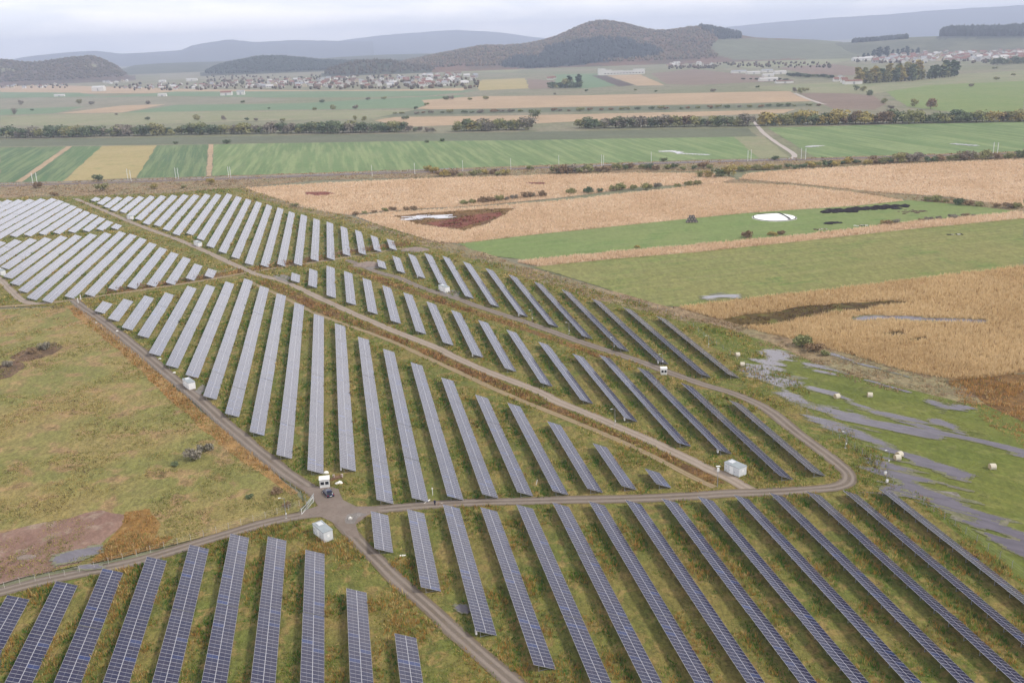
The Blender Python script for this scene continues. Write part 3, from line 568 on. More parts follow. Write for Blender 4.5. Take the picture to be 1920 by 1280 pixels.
# ---- woods on the hills: each wood is one mass of small crowns
def crown_blobs(name, P, size, cols, label, mat, zs=1.25):
    bm = bmesh.new(); bmesh.ops.create_icosphere(bm, subdivisions=1, radius=1); bm.verts.ensure_lookup_table()
    bv = np.array([v.co[:] for v in bm.verts]); bf = np.array([[v.index for v in f.verts] for f in bm.faces]); bm.free()
    n = len(P); nv = len(bv); jit = RNG.uniform(.7, 1.25, (n, nv, 1)); sz = np.broadcast_to(np.asarray(size), (n,))
    V = P[:, None, :]+bv[None]*jit*sz[:, None, None]*np.array([1, 1, zs]); F = (np.arange(n)[:, None, None]*nv+bf[None]).reshape(-1, 3)
    cc = np.repeat(cols*RNG.uniform(.85, 1.15, (n, 1)), nv, 0)*np.tile(np.clip(.85+.25*bv[:, 2:3], .6, 1.2)*0+1, (n, 1))
    o = tris(name, V.reshape(-1, 3), F, mat, cc); tag(o, label, 'forest', None, 'stuff'); return o
M_canopy = vmat('canopy', .3, .6, .25)
def sample_hill(idx, n, zones, test):
    us, DD, V, tt = HILLS[idx]; nu, rows, _ = V.shape
    i = RNG.uniform(0, nu-1.001, n); j = RNG.uniform(0, rows-1.001, n); a = i.astype(int); b = j.astype(int); fa = (i-a)[:, None]; fb = (j-b)[:, None]
    P = (V[a, b]*(1-fa)+V[a+1, b]*fa)*(1-fb)+(V[a, b+1]*(1-fa)+V[a+1, b+1]*fa)*fb
    return P[test(proj(P), P)]
mi = 7
conp = sample_hill(mi, 16000, None, lambda p, P: inpoly(p, CONIF[0][0]) | inpoly(p, CONIF[1][0]))
crown_blobs('forest', conp+[0, 0, 6], RNG.uniform(5, 8, len(conp)), np.tile(np.array(C(50, 62, 60)[:3]), (len(conp), 1)), 'dark conifer wood on the front of the big hill', M_canopy, 1.9)
autp = sample_hill(mi, 15000, None, lambda p, P: ~(inpoly(p, CONIF[0][0]) | inpoly(p, CONIF[2][0])) & (p[:, 0] < 1345) & (P[:, 2] > 12))
pal = np.array([C(132, 108, 84)[:3], C(116, 104, 80)[:3], C(104, 100, 76)[:3], C(126, 110, 86)[:3], C(98, 92, 78)[:3]])
crown_blobs('forest', autp+[0, 0, 4], RNG.uniform(4, 7, len(autp)), pal[RNG.integers(0, 5, len(autp))], 'russet autumn wood covering the top of the big hill', M_canopy)
lp = sample_hill(5, 5000, None, lambda p, P: P[:, 2] > 6); crown_blobs('forest', lp+[0, 0, 4], RNG.uniform(5, 9, len(lp)), np.tile(np.array(C(60, 72, 60)[:3]), (len(lp), 1)), 'dark wood covering the long left hill', M_canopy)
kp = sample_hill(6, 700, None, lambda p, P: P[:, 2] > 4); crown_blobs('forest', kp+[0, 0, 4], RNG.uniform(3, 7, len(kp)), pal[RNG.integers(1, 3, len(kp))]*.7, 'mixed trees scattered over the small knoll', M_canopy, 1.6)
bp = sample_hill(4, 4500, None, lambda p, P: P[:, 2] > 14); crown_blobs('forest', bp+[0, 0, 2], RNG.uniform(4, 8, len(bp)), pal[RNG.integers(1, 5, len(bp))]*.8, 'brown leafless wood on the left hill', M_canopy, 1.0)
WOODS = [[(1757, 68), (1762, 63), (1920, 58), (2080, 56), (2080, 66), (1920, 68)], [(1597, 81), (1603, 77), (1700, 69), (1702, 73)]]
rw = sample_hill(8, 26000, None, lambda p, P: inpoly(p, WOODS[0]))
crown_blobs('forest', rw+np.c_[rw[:, :2]*0, 6+14*np.clip(vnoise(rw[:, 0], rw[:, 1], 200, 4, 2), 0, 1)], RNG.uniform(7, 12, len(rw)), np.tile(np.array(C(52, 64, 60)[:3]), (len(rw), 1)), 'dark wood on the crest above the right town', M_canopy, 2.2)
rw = sample_hill(8, 26000, None, lambda p, P: inpoly(p, WOODS[1]))
crown_blobs('forest', rw+[0, 0, 6], RNG.uniform(5, 8, len(rw)), np.tile(np.array(C(56, 66, 62)[:3]), (len(rw), 1)), 'thin dark strip of wood along the right crest', M_canopy, 1.6)

# ================================================================== SOLAR PANEL ROWS
def panel_mat():
    k = NT('panel_glass'); uv = k.coord('UV'); sx = k.n.new('ShaderNodeSeparateXYZ'); k.l.new(uv, sx.inputs[0])
    U, V = sx.outputs[0], sx.outputs[1]
    fu = k.math('FRACT', U); fv = k.math('FRACT', V)
    du = k.math('MULTIPLY', k.math('SUBTRACT', .5, k.math('ABSOLUTE', k.math('SUBTRACT', fu, .5))), 1.97)   # metres from the module edge
    dv = k.math('SUBTRACT', .5, k.math('ABSOLUTE', k.math('SUBTRACT', fv, .5)))
    cu = k.math('MULTIPLY', k.math('ABSOLUTE', k.math('SUBTRACT', fu, .5)), 1.97)
    mid = k.math('MULTIPLY', k.math('ABSOLUTE', k.math('SUBTRACT', U, 1.0)), 1.97)
    f1 = k.math('LESS_THAN', k.math('MINIMUM', du, dv), .032); f2 = k.math('LESS_THAN', mid, .05); f3 = k.math('MULTIPLY', k.math('LESS_THAN', cu, .022), .35)
    fr = k.math('MAXIMUM', k.math('MAXIMUM', f1, f2), f3)
    fl = k.n.new('ShaderNodeCombineXYZ'); k.l.new(k.math('FLOOR', U), fl.inputs[0]); k.l.new(k.math('FLOOR', V), fl.inputs[1])
    oi = k.n.new('ShaderNodeObjectInfo'); k.l.new(k.math('MULTIPLY', oi.outputs['Random'], 97.0), fl.inputs[2])
    wn = k.n.new('ShaderNodeTexWhiteNoise'); wn.noise_dimensions = '3D'; k.l.new(fl.outputs[0], wn.inputs['Vector'])
    sc = k.n.new('ShaderNodeSeparateColor'); k.l.new(wn.outputs['Color'], sc.inputs[0])
    cell = k.mix(k.ramp(sc.outputs[0], .1, .9), (.007, .010, .046, 1), (.012, .011, .040, 1))
    cell = k.mix(k.ramp(sc.outputs[1], .94, .97), cell, (.012, .028, .11, 1))
    cell = k.mix(k.math('MULTIPLY', sc.outputs[2], .5), cell, (.017, .018, .048, 1))
    o = k.coord(); dirt = k.noise(o, .35, 4, .6)
    cell = k.mix(k.math('MULTIPLY', k.ramp(dirt, .3, .75), .10), cell, (.20, .19, .21, 1))
    k.base(k.mix(fr, cell, (.34, .34, .38, 1)))
    k.put(k.math('MULTIPLY_ADD', fr, .3, .13), k.b.inputs['Roughness']); k.b.inputs['IOR'].default_value = 1.39; k.b.inputs['Sheen Weight'].default_value = .12; k.b.inputs['Sheen Roughness'].default_value = .28; k.b.inputs['Sheen Tint'].default_value = (.96, .95, 1, 1)
    k.b.inputs['Specular IOR Level'].default_value = .5
    return k.m
M_panel = panel_mat()
M_alu = plain('aluminium_frame', (.45, .45, .48, 1), .4, .5, .4)
M_back = plain('panel_backsheet', (.12, .12, .13, 1), .7, .3)
M_steel = plain('galvanised_steel', (.30, .31, .33, 1), .5, .5, .5)
M_white = plain('white_coated_metal', (.62, .62, .62, 1), .45, .4)
PW, PD, ZTOP = 3.632, 1.556, 1.95           # horizontal width, drop, height of the high edge
TILT = math.atan2(PD, PW); SL = math.hypot(PW, PD); MOD = 1.0
_tab = {}
def table_mesh(n):
    """n modules long, two modules wide; local origin at the high edge, y along the row"""
    if n in _tab: return _tab[n]
    b = bmesh.new(); uvl = b.loops.layers.uv.new('UVMap'); ln = n*MOD; t = .045
    c, s = math.cos(TILT), math.sin(TILT)
    top = [(0, 0, 0), (PW, 0, -PD), (PW, ln, -PD), (0, ln, 0)]; nx, nz = -s*t, -c*t
    vt = [b.verts.new(p) for p in top]; vb = [b.verts.new((x+nx, y, z+nz)) for x, y, z in top]
    f = b.faces.new(vt); f.material_index = 0
    for l, q in zip(f.loops, ((0, 0), (2, 0), (2, n), (0, n))): l[uvl].uv = q
    f = b.faces.new(vb[::-1]); f.material_index = 2
    for i in range(4):
        j = (i+1) % 4; f = b.faces.new((vt[j], vt[i], vb[i], vb[j])); f.material_index = 1
    me = bpy.data.meshes.new('panel_table'); b.normal_update(); b.to_mesh(me); b.free()
    for mm in (M_panel, M_alu, M_back): me.materials.append(mm)
    _tab[n] = me; return me
_pur = {}
def purlin_mesh(n):
    if n in _pur: return _pur[n]
    q = MB()
    for k in (.14, .40, .62, .86):
        x = PW*k; q.box((x-.05, n*MOD/2, -PD*k-.12), (.06, n*MOD-.1, .10), M_steel, ry=TILT)
    _pur[n] = q.mesh('purlin'); return _pur[n]
def support_mesh():
    q = MB(); z = lambda x: ZTOP-PD*x/PW-.2
    q.box((.85, 0, z(.85)/2), (.10, .08, z(.85)), M_steel); q.box((2.75, 0, z(2.75)/2), (.10, .08, z(2.75)), M_steel)
    q.tube((.12, 0, z(.12)), (3.5, 0, z(3.5)), .05, M_steel, seg=4); q.tube((.85, .05, .25), (2.72, .05, z(2.72)-.1), .035, M_steel, seg=4)
    return q.mesh('support_frame')
SUP = support_mesh()
def inverter_mesh():
    q = MB(); q.box((0, 0, 0), (.32, .62, .8), M_white, bev=.03); q.box((-.18, 0, -.1), (.05, .5, .5), M_alu); q.tube((0, 0, -.4), (0, 0, -.9), .03, M_steel); return q.mesh('inverter_box')
INV = inverter_mesh()
ROWS = {
'A': [(-68.22, 167.0, 143.0), (-60.3, 169.9, 135.9), (-52.37, 172.5, 134.5), (-44.44, 175.1, 132.1), (-36.52, 177.8, 130.8), (-28.64, 180.6, 128.6), (-20.79, 177.3, 126.3), (-12.94, 169.9, 124.9), (-5.08, 153.8, 122.8), (2.79, 137.6, 121.6)],
'B': [(0.83, 182.7, 167.1), (8.68, 182.3, 150.9), (16.55, 181.9, 135.1), (24.4, 179.1, 123.8), (32.26, 177.8, 113.8), (40.12, 176.6, 112.6), (47.99, 175.4, 110.4), (55.88, 173.9, 108.9), (63.78, 172.5, 106.5), (71.68, 171.4, 104.4), (79.59, 170.2, 103.2), (87.5, 169.2, 101.2), (95.47, 167.8, 98.8), (103.41, 166.1, 107.1), (111.3, 165.0, 116.0)],
'C': [(-99.59, 394.3, 379.1), (-91.7, 396.0, 365.6), (-83.82, 398.4, 351.1), (-75.95, 401.2, 338.8), (-68.08, 409.7, 315.5), (-60.21, 409.5, 300.5), (-52.35, 412.5, 288.4), (-44.5, 414.9, 267.3), (-36.65, 399.4, 251.2), (-28.82, 383.6, 235.8), (-21.0, 366.2, 218.9), (-13.2, 347.3, 207.9), (-5.41, 331.2, 207.3), (2.38, 312.6, 188.2), (10.18, 295.8, 187.1), (17.98, 279.6, 185.9), (25.8, 262.9, 184.9), (33.63, 246.2, 183.9), (41.47, 237.2, 182.4), (49.31, 221.2, 181.5), (57.15, 204.7, 180.9), (65.01, 188.3, 179.8)],
'D': [(-23.9, 421.1, 406.1), (-16.12, 426.0, 394.2), (-8.33, 429.7, 374.5), (-0.55, 415.8, 360.9), (7.22, 400.0, 344.7), (14.99, 383.6, 329.4), (22.76, 368.4, 313.8), (30.54, 352.4, 298.0), (38.33, 336.7, 282.6), (46.15, 320.7, 266.4), (53.99, 305.5, 250.6), (61.87, 289.4, 234.1), (69.76, 273.4, 218.5), (77.65, 269.7, 199.9), (85.56, 254.7, 193.2), (93.47, 238.7, 176.7), (101.38, 222.6, 176.5)],
'E': [(15.33, 435.1, 419.7), (23.12, 440.4, 408.6), (30.9, 443.3, 396.0), (38.68, 441.6, 380.2), (46.47, 431.9, 355.9), (54.27, 416.2, 340.5), (62.08, 400.4, 324.1), (69.93, 384.7, 308.1), (77.82, 369.0, 291.3), (85.74, 352.9, 275.1), (93.69, 336.2, 259.3), (101.64, 321.0, 244.9), (109.59, 306.3, 242.1)],
'F': [(-172.25, 711.4, 696.2), (-164.43, 708.8, 679.3), (-156.6, 706.8, 662.6), (-148.78, 705.4, 645.6), (-140.96, 703.3, 635.9), (-133.15, 701.5, 618.9), (-125.33, 699.8, 602.6), (-117.51, 698.5, 584.6), (-109.68, 697.9, 575.6), (-101.83, 694.7, 558.7), (-93.97, 692.9, 542.1), (-86.11, 690.9, 539.7), (-78.24, 688.4, 521.6), (-70.39, 672.6, 498.4), (-62.55, 657.0, 481.8), (-54.73, 641.8, 466.0), (-46.92, 625.7, 449.1), (-39.13, 609.4, 441.9), (-31.36, 592.2, 441.0), (-23.59, 577.4, 439.8), (-15.83, 560.9, 447.0), (-8.07, 546.2, 447.2), (-0.32, 529.1, 453.9), (7.44, 514.6, 453.6), (15.19, 495.9, 458.2), (22.96, 482.7, 459.2)],
'G': [(-63.02, 442.6, 427.8), (-70.91, 456.2, 425.7), (-78.79, 474.5, 420.3), (-86.67, 487.9, 419.0), (-94.55, 502.9, 417.7), (-102.43, 518.8, 417.6), (-110.31, 534.2, 409.6), (-118.19, 549.0, 408.7), (-126.08, 559.4, 404.4), (-133.97, 558.7, 411.2), (-141.86, 558.7, 426.6), (-149.75, 558.6, 442.3), (-157.64, 558.2, 458.2), (-165.51, 557.0, 480.5), (-173.37, 556.4, 472.4), (-181.22, 556.0, 497.0), (-189.08, 555.0, 522.0)],
'H': [(-133.72, 587.9, 575.0), (-141.57, 602.0, 574.0), (-149.41, 617.6, 573.7), (-157.24, 632.5, 573.2), (-165.08, 647.4, 572.1), (-172.93, 661.5, 572.0), (-180.77, 676.6, 571.1), (-188.61, 691.2, 571.6), (-196.45, 706.3, 545.3), (-204.3, 718.6, 569.6), (-212.15, 720.3, 594.3), (-220.0, 720.9, 618.9), (-227.86, 722.4, 643.4), (-235.72, 724.7, 668.7), (-243.58, 726.0, 693.0)],
}
BLK = {'A': ('dark blue solar panel row', 'the front left block', 'rows of the front left block'),
       'B': ('blue grey solar panel row', 'the front right block', 'rows of the front right block'),
       'C': ('grey lavender solar panel row', 'the large middle block', 'rows of the large middle block'),
       'D': ('silvery solar panel row', 'the strip between diagonal tracks', 'rows between the diagonal tracks'),
       'E': ('slim solar panel row', 'the outer right strip', 'rows of the outer right strip'),
       'F': ('pale solar panel row', 'the top middle block', 'rows of the top middle block'),
       'G': ('pale grey solar panel row', 'the middle left block', 'rows of the middle left block'),
       'H': ('whitish solar panel row', 'the far left block', 'rows of the far left block')}
INVS = {('D', 12), ('D', 14), ('E', 2), ('E', 6), ('E', 10), ('B', 2), ('D', 8), ('C', 12)}
ROWPTS = []
for b, rs in ROWS.items():
    order = {r: i+1 for i, r in enumerate(sorted(rs))}
    for i, (c, s1, s2) in enumerate(rs):
        ROWPTS.append((c, s1, s2, b)); p = UV_V*c+UV_U*s2; ln = s1-s2
        what, where, grp = BLK[b]
        r = empty('solar_panel_row', (p[0], p[1], 0), YAW, '%s, %s from the left in %s' % (what, nth(order[(c, s1, s2)]), where), 'solar panels', grp)
        nm = max(5, int(round(ln/MOD))); gap = .28; per = 22; nt_ = max(1, round(nm/per)); y = 0.0
        base = (ln-gap*(nt_-1))/nt_; kk = ln/(nm*MOD)
        off = random.randint(0, 6) if nt_ > 2 else 0
        for t in range(nt_):
            n = nm//nt_ + (1 if t < nm % nt_ else 0)
            o = bpy.data.objects.new('panel_table', table_mesh(n)); COL.objects.link(o); o.parent = r
            o.location = (random.gauss(0, .012), y, ZTOP+random.gauss(0, .018)); o.rotation_euler = (random.gauss(0, .0012), random.gauss(0, .003), random.gauss(0, .0004))
            if b in 'ABCDE':
                pu = bpy.data.objects.new('purlin', purlin_mesh(n)); COL.objects.link(pu); pu.parent = o
            y += n*MOD+.14
        step = 4.0 if b in 'ABCDE' else 8.0
        ns = max(2, int(ln/step)+1); ns = min(ns, 60)
        for t in range(ns):
            o = bpy.data.objects.new('support_frame', SUP); COL.objects.link(o); o.parent = r; o.location = (0, .35+(y-.14-.7)*t/(ns-1), 0)
        if (b, i) in INVS:
            o = bpy.data.objects.new('inverter_box', INV); COL.objects.link(o); o.parent = r; o.location = (.15, .5, 1.35)

# ================================================================== CABINS, BOOTHS, CAR, PERSON, POSTS
M_cabin = plain('cabin_render', (.50, .52, .55, 1), .7, .3, var=.06)
M_cabin2 = plain('cabin_render_white', (.64, .64, .65, 1), .7, .3, var=.05)
M_roofgrey = plain('roof_felt', (.27, .30, .32, 1), .8, .2, var=.15, scale=1.2)
M_louvre = plain('louvre_metal', (.68, .69, .70, 1), .5, .4)
M_glass = plain('dark_glass', (.02, .022, .028, 1), .08, .6)
M_black = plain('black_rubber', (.025, .025, .027, 1), .8, .2)
M_conc = plain('concrete', (.42, .40, .38, 1), .9, .2, var=.15)
M_wood = plain('weathered_wood', (.22, .14, .09, 1), .9, .1, var=.3)
def cabin(pl, pf, pr, label, h=2.5, wall=None, wmin=2.1, group='transformer cabins', lmin=4.6):
    wall = wall or M_cabin
    L_, F_, R_ = at(*pl), at(*pf), at(*pr); ax = (L_-F_); ln = max(np.hypot(*ax), lmin); ax /= np.hypot(*ax); bx = np.array([ax[1], -ax[0]])
    if bx@(R_-F_) < 0: bx = -bx
    wd = max(abs((R_-F_)@bx), wmin); c = F_+ax*ln/2+bx*wd/2; rz = math.atan2(ax[1], ax[0])
    side = 1 if np.dot(np.array([-math.sin(rz), math.cos(rz)]), bx) < 0 else -1   # local y sign of the long visible face
    r = empty('transformer_cabin', (c[0], c[1], 0), rz, label, 'cabin', group)
    q = MB(); q.box((0, 0, h/2), (ln, wd, h), wall, bev=.04); q.build('wall', r)
    q = MB(); q.box((0, 0, .06), (ln+.3, wd+.3, .14), M_conc); q.build('plinth', r)
    q = MB(); q.box((0, 0, h+.06), (ln+.16, wd+.16, .13), M_roofgrey, bev=.02)
    ro = q.build('roof', r)
    q = MB(); q.box((ln*.24, 0, h+.21), (ln*.28, wd*.55, .17), M_cabin, bev=.03); q.build('roof_hatch', ro)
    for k, x in enumerate((-.30, .02)):
        q = MB(); q.box((x*ln, side*(wd/2+.02), 1.08), (1.05, .05, 1.95), M_louvre if k else wall)
        d = q.build('door', r)
        q = MB(); q.box((x*ln+.42, side*(wd/2+.065), 1.1), (.05, .05, .22), M_black); q.build('handle', d)
    for z in (1.75, .85):
        q = MB(); q.box((ln*.36, side*(wd/2+.03), z), (.9, .06, .55), M_louvre)
        for j in range(5): q.box((ln*.36, side*(wd/2+.07), z-.2+.1*j), (.84, .03, .04), M_steel)
        q.build('louvre', r)
    q = MB(); q.box((-ln/2-.02, 0, 1.5), (.05, .5, .6), M_louvre); q.build('vent', r)
    return r
cabin((588, 1001), (608.4, 1018.9), (626.4, 1014.2), 'grey transformer cabin with roof hatch beside the crossroads', 2.5)
cabin((1360, 884.7), (1385.3, 896.4), (1398.4, 890.3), 'grey transformer cabin at the lower end of the pale diagonal track', 2.4)
cabin((343.7, 723.7), (355, 732.5), (366, 728.7), 'white transformer cabin on the right side of the left gravel road', 2.4, M_cabin2)
cabin((822.5, 545), (835.6, 550.2), (843, 548.4), 'white transformer cabin on grey gravel beside the upper diagonal track', 2.5, M_cabin2)
cabin((363.8, 460), (372.5, 463.8), (377.5, 462), 'small white transformer cabin under the top block of pale rows', 2.4, M_cabin2, lmin=4)
cabin((238, 411), (245, 413), (250, 411.8), 'farthest white transformer cabin, at the left end of the top block', 2.4, M_cabin2, lmin=4)
cabin((-6, 513), (3, 517.5), (6.2, 515), 'white transformer cabin cut by the left frame edge', 2.4, M_cabin2, lmin=4)

def booth(pl, pr, label, name='guard_booth', depth=2.0, h=2.25, roundc=.05, over=.22):
    a, b = at(*pl), at(*pr); ax = b-a; wd = np.hypot(*ax); ax /= wd; bk = np.array([-ax[1], ax[0]])
    if bk[1] < 0: bk = -bk
    c = (a+b)/2+bk*depth/2; r = empty(name, (c[0], c[1], 0), math.atan2(ax[1], ax[0]), label, 'booth')
    q = MB(); q.box((0, 0, h/2+.1), (wd, depth, h), M_white, bev=roundc); q.build('wall', r)
    q = MB(); q.box((0, -over*.4, h+.15), (wd+.2, depth+over, .14), plain('white_roof_sheet', (.70, .69, .67, 1), .6, .3), bev=min(roundc, .05)); q.build('roof', r)
    for x in (-.235, .235):
        q = MB(); q.box((x*wd, -depth/2-.015, 1.45), (wd*.36, .05, .78), M_glass); wdw = q.build('window', r)
        q = MB()
        for dx in (-.19, .19): q.box((x*wd+dx*wd, -depth/2-.03, 1.45), (.05, .06, .86), M_white)
        for z in (1.03, 1.87): q.box((x*wd, -depth/2-.03, z), (wd*.36, .06, .06), M_white)
        q.build('frame', wdw)
    q = MB(); q.box((wd/2+.015, .1, 1.05), (.05, .85, 1.9), M_glass); q.build('door', r)
    for x in (-.4, .4):
        q = MB(); q.box((x*wd, 0, .06), (.18, depth*.9, .12), M_wood); q.build('skid', r)
    return r
booth((600.3, 916.9), (619.0, 914.7), 'white guard booth with two dark windows at the crossroads')
booth((1239.0, 704.5), (1250.8, 704.3), 'small rounded white booth with two windows on the upper road', depth=1.8, h=2.2, roundc=.3, over=0)

# ---- car
def car(rear, front, label):
    a, b = at(*rear), at(*front); d = b-a; d /= np.hypot(*d); rz = math.atan2(d[1], d[0]); c = a+d*2.05
    r = empty('parked_car', (c[0], c[1], 0), rz, label, 'car')
    paint = plain('dark_blue_paint', (.012, .018, .055, 1), .18, .6, .3, var=.05)
    red = plain('tail_light_red', (.4, .02, .02, 1), .3, .5); lampm = plain('headlight_glass', (.6, .62, .65, 1), .15, .6); platem = plain('number_plate_white', (.7, .7, .68, 1), .5)
    def loft(name, prof, mat, parent):
        # prof: (x, half width low, half width high, z low, z high)
        bm = bmesh.new(); rings = []
        for x, w0, w1, z0, z1 in prof:
            rings.append([bm.verts.new(p) for p in ((x, -w0*.92, z0), (x, -w0, z0+(z1-z0)*.3), (x, -(w0*.4+w1*.6), z0+(z1-z0)*.75), (x, -w1*.86, z1), (x, w1*.86, z1), (x, (w0*.4+w1*.6), z0+(z1-z0)*.75), (x, w0, z0+(z1-z0)*.3), (x, w0*.92, z0))])
        for p, q in zip(rings[:-1], rings[1:]):
            for i in range(8): bm.faces.new((p[i], p[(i+1) % 8], q[(i+1) % 8], q[i]))
        bm.faces.new(rings[0]); bm.faces.new(rings[-1][::-1]); bmesh.ops.recalc_face_normals(bm, faces=bm.faces)
        me = bpy.data.meshes.new(name); bm.to_mesh(me); bm.free()
        for p in me.polygons: p.use_smooth = True
        return link(name, me, mat, parent)
    loft('body', [(-2.05, .74, .72, .38, .86), (-1.95, .84, .80, .28, .98), (-1.3, .87, .84, .24, 1.02), (0, .88, .85, .24, 1.0), (.9, .87, .84, .24, .96), (1.6, .85, .80, .25, .86), (1.98, .78, .70, .30, .72), (2.05, .66, .6, .38, .62)], paint, r)
    gl = loft('window', [(-1.86, .74, .66, .98, 1.06), (-1.4, .78, .62, .99, 1.40), (-.8, .79, .60, .99, 1.455), (.1, .79, .60, .98, 1.45), (.55, .78, .60, .96, 1.30), (1.12, .74, .66, .93, .98)], M_glass, r)
    loft('roof', [(-1.42, .58, .56, 1.39, 1.43), (-.8, .585, .565, 1.44, 1.49), (.1, .585, .565, 1.43, 1.485), (.42, .57, .55, 1.36, 1.40)], paint, r)
    for sx in (-1, 1):
        for x in (-1.28, 1.28):
            q = MB(); q.tube((x, sx*.70, .31), (x, sx*.90, .31), .31, M_black, seg=20); wl = q.build('wheel', r)
            q = MB(); q.tube((x, sx*.895, .31), (x, sx*.915, .31), .20, M_louvre, seg=14); q.build('rim', wl)
        q = MB(); q.box((1.9, sx*.58, .68), (.2, .3, .13), lampm, bev=.04); q.build('headlight', r)
        q = MB(); q.box((-1.98, sx*.66, .82), (.14, .24, .2), red, bev=.03); q.build('tail_light', r)
        q = MB(); q.box((.62, sx*.98, 1.0), (.14, .2, .14), paint, bev=.03); q.build('mirror', r)
    q = MB(); q.box((-2.06, 0, .66), (.03, .52, .12), platem); q.build('number_plate', r)
    q = MB(); q.box((-2.0, 0, .42), (.16, 1.5, .16), M_black, bev=.04); q.build('bumper', r)
    return r
car((621.0, 934.3), (611.2, 921.6), 'dark blue hatchback parked in front of the white booth')

# ---- person standing on the road edge
def person(px, rz, label):
    p = at(*px); skin = plain('skin', (.45, .27, .2, 1), .6); coat = plain('navy_work_jacket', (.02, .03, .07, 1), .9, .1); trou = plain('navy_work_trousers', (.018, .024, .05, 1), .9, .1); hairm = plain('dark_hair', (.03, .02, .015, 1), .8)
    def skinned(name, verts, edges, root, mats, facemat):
        me = bpy.data.meshes.new(name); me.from_pydata([v[:3] for v in verts], edges, []); o = bpy.data.objects.new(name, me); COL.objects.link(o)
        o.modifiers.new('skin', 'SKIN'); o.modifiers.new('sub', 'SUBSURF').levels = 1; o.modifiers['sub'].render_levels = 1
        for i, v in enumerate(verts):
            sv = me.skin_vertices[0].data[i]; sv.radius = (v[3], v[4] if len(v) > 4 else v[3]); sv.use_root = i == root
        dg = bpy.context.evaluated_depsgraph_get(); ev = o.evaluated_get(dg); nm = bpy.data.meshes.new_from_object(ev)
        o.modifiers.clear(); o.data = nm
        for mm in mats: nm.materials.append(mm)
        for f in nm.polygons: f.material_index = facemat(f.center); f.use_smooth = True
        return o
    V = [(0, 0, .98, .15, .11), (0, .01, 1.15, .15, .10), (0, .01, 1.32, .19, .12), (0, 0, 1.46, .13, .09), (0, 0, 1.54, .055), (0, .02, 1.62, .085, .10), (0, .03, 1.72, .075, .09)]
    Ed = [(0, 1), (1, 2), (2, 3), (3, 4), (4, 5), (5, 6)]
    for s in (-1, 1):
        n = len(V); V += [(s*.10, 0, .9, .10), (s*.12, .01, .5, .072), (s*.13, -.01, .1, .048), (s*.135, .14, .05, .045, .035)]
        Ed += [(0, n), (n, n+1), (n+1, n+2), (n+2, n+3)]
        n = len(V); V += [(s*.20, 0, 1.42, .065), (s*.26, -.01, 1.15, .05), (s*.27, .06, .92, .036), (s*.27, .085, .85, .035, .018)]
        Ed += [(3, n), (n, n+1), (n+1, n+2), (n+2, n+3)]
        h = n+3
        for j, (dx, ln) in enumerate(((-.027, .07), (-.009, .082), (.009, .078), (.027, .06))):
            k = len(V); V += [(s*.27+dx, .10, .85-ln*.55, .008), (s*.27+dx, .112, .85-ln, .007)]; Ed += [(h, k), (k, k+1)]
        k = len(V); V += [(s*.27-s*.03, .11, .84, .009), (s*.27-s*.038, .13, .80, .008)]; Ed += [(h, k), (k, k+1)]
    b = skinned('person', V, Ed, 0, [skin, coat, trou, M_black], lambda c: 3 if c.z < .09 else 2 if c.z < .96 and abs(c.x) < .2 else 0 if c.z > 1.52 or (abs(c.x) > .2 and c.z < .9) else 1)
    b.location = (p[0], p[1], .0); b.rotation_euler = (0, 0, rz); tag(b, label, 'person')
    q = MB(); q.ico((0, .0, 1.70), .105, hairm, 2, (.9, 1.05, .9), .03); hh = q.build('hair', b)
    q = MB(); q.ico((0, .125, 1.62), .02, skin, 1, (.8, 1, 1.3))
    q.build('nose', b)
    q = MB()
    for s in (-.035, .035): q.ico((s, .112, 1.66), .013, M_black, 1)
    q.build('eyes', b)
    return b
person((815.5, 948.5), rad(150), 'person in dark work clothes standing at the road edge')

# ---- lamp posts
def lamp_post(px, h, label, rz=0):
    p = at(*px); r = empty('lamp_post', (p[0], p[1], 0), rz, label, 'lamp post', 'lamp posts of the solar park')
    q = MB(); q.tube((0, 0, 0), (0, 0, h), .075, M_steel, .05); q.build('pole', r)
    q = MB(); q.tube((0, 0, h-.05), (-.75, 0, h+.12), .035, M_steel); q.build('arm', r)
    q = MB(); q.box((-.95, 0, h+.13), (.55, .22, .09), M_louvre, bev=.03); q.build('lamp_head', r)
    q = MB(); q.box((0, 0, .15), (.4, .4, .3), M_conc); q.build('footing', r)
    q = MB(); q.box((.08, -.1, 1.4), (.25, .18, .35), M_white); q.build('switch_box', r)
for px, h, lb in (((537, 973), 5.2, 'lamp post in the meadow corner left of the crossroads'), ((1153, 798), 4.8, 'lamp post beside the middle of the pale diagonal track'),
                  ((1585, 841), 4.6, 'lamp post in the brown grass between road bend and flooded meadow'), ((1067, 627), 4.4, 'lamp post at the end of the fourth slim row right of the cabin'),
                  ((1151, 656), 4.4, 'lamp post on the right edge of the upper road, in front of a slim row'), ((998, 603), 4.4, 'lamp post near the upper road behind the white cabin'),
                  ((1242, 685), 3.8, 'lamp post right behind the rounded white booth'), ((1665, 873), 4.0, 'lamp post at the edge of the lowest water band'), ((1328, 652), 4.2, 'lamp post at the right edge of the outer strip'), ((709, 484), 4.6, 'lamp post at the dark ditch between the top blocks')):
    lamp_post(px, h, lb, rad(10))
p = at(1345, 914); r = empty('camera_mast', (p[0], p[1], 0), 0, 'camera mast with white top box by the grey cabin', 'mast')
q = MB(); q.tube((0, 0, 0), (0, 0, 5.2), .09, M_steel, .06); q.build('pole', r)
q = MB(); q.box((0, -.1, 4.6), (.5, .35, .9), M_louvre, bev=.05); q.build('equipment_box', r)
q = MB(); q.box((0, 0, 5.4), (.95, .45, .1), M_white, bev=.03); q.build('camera_head', r)
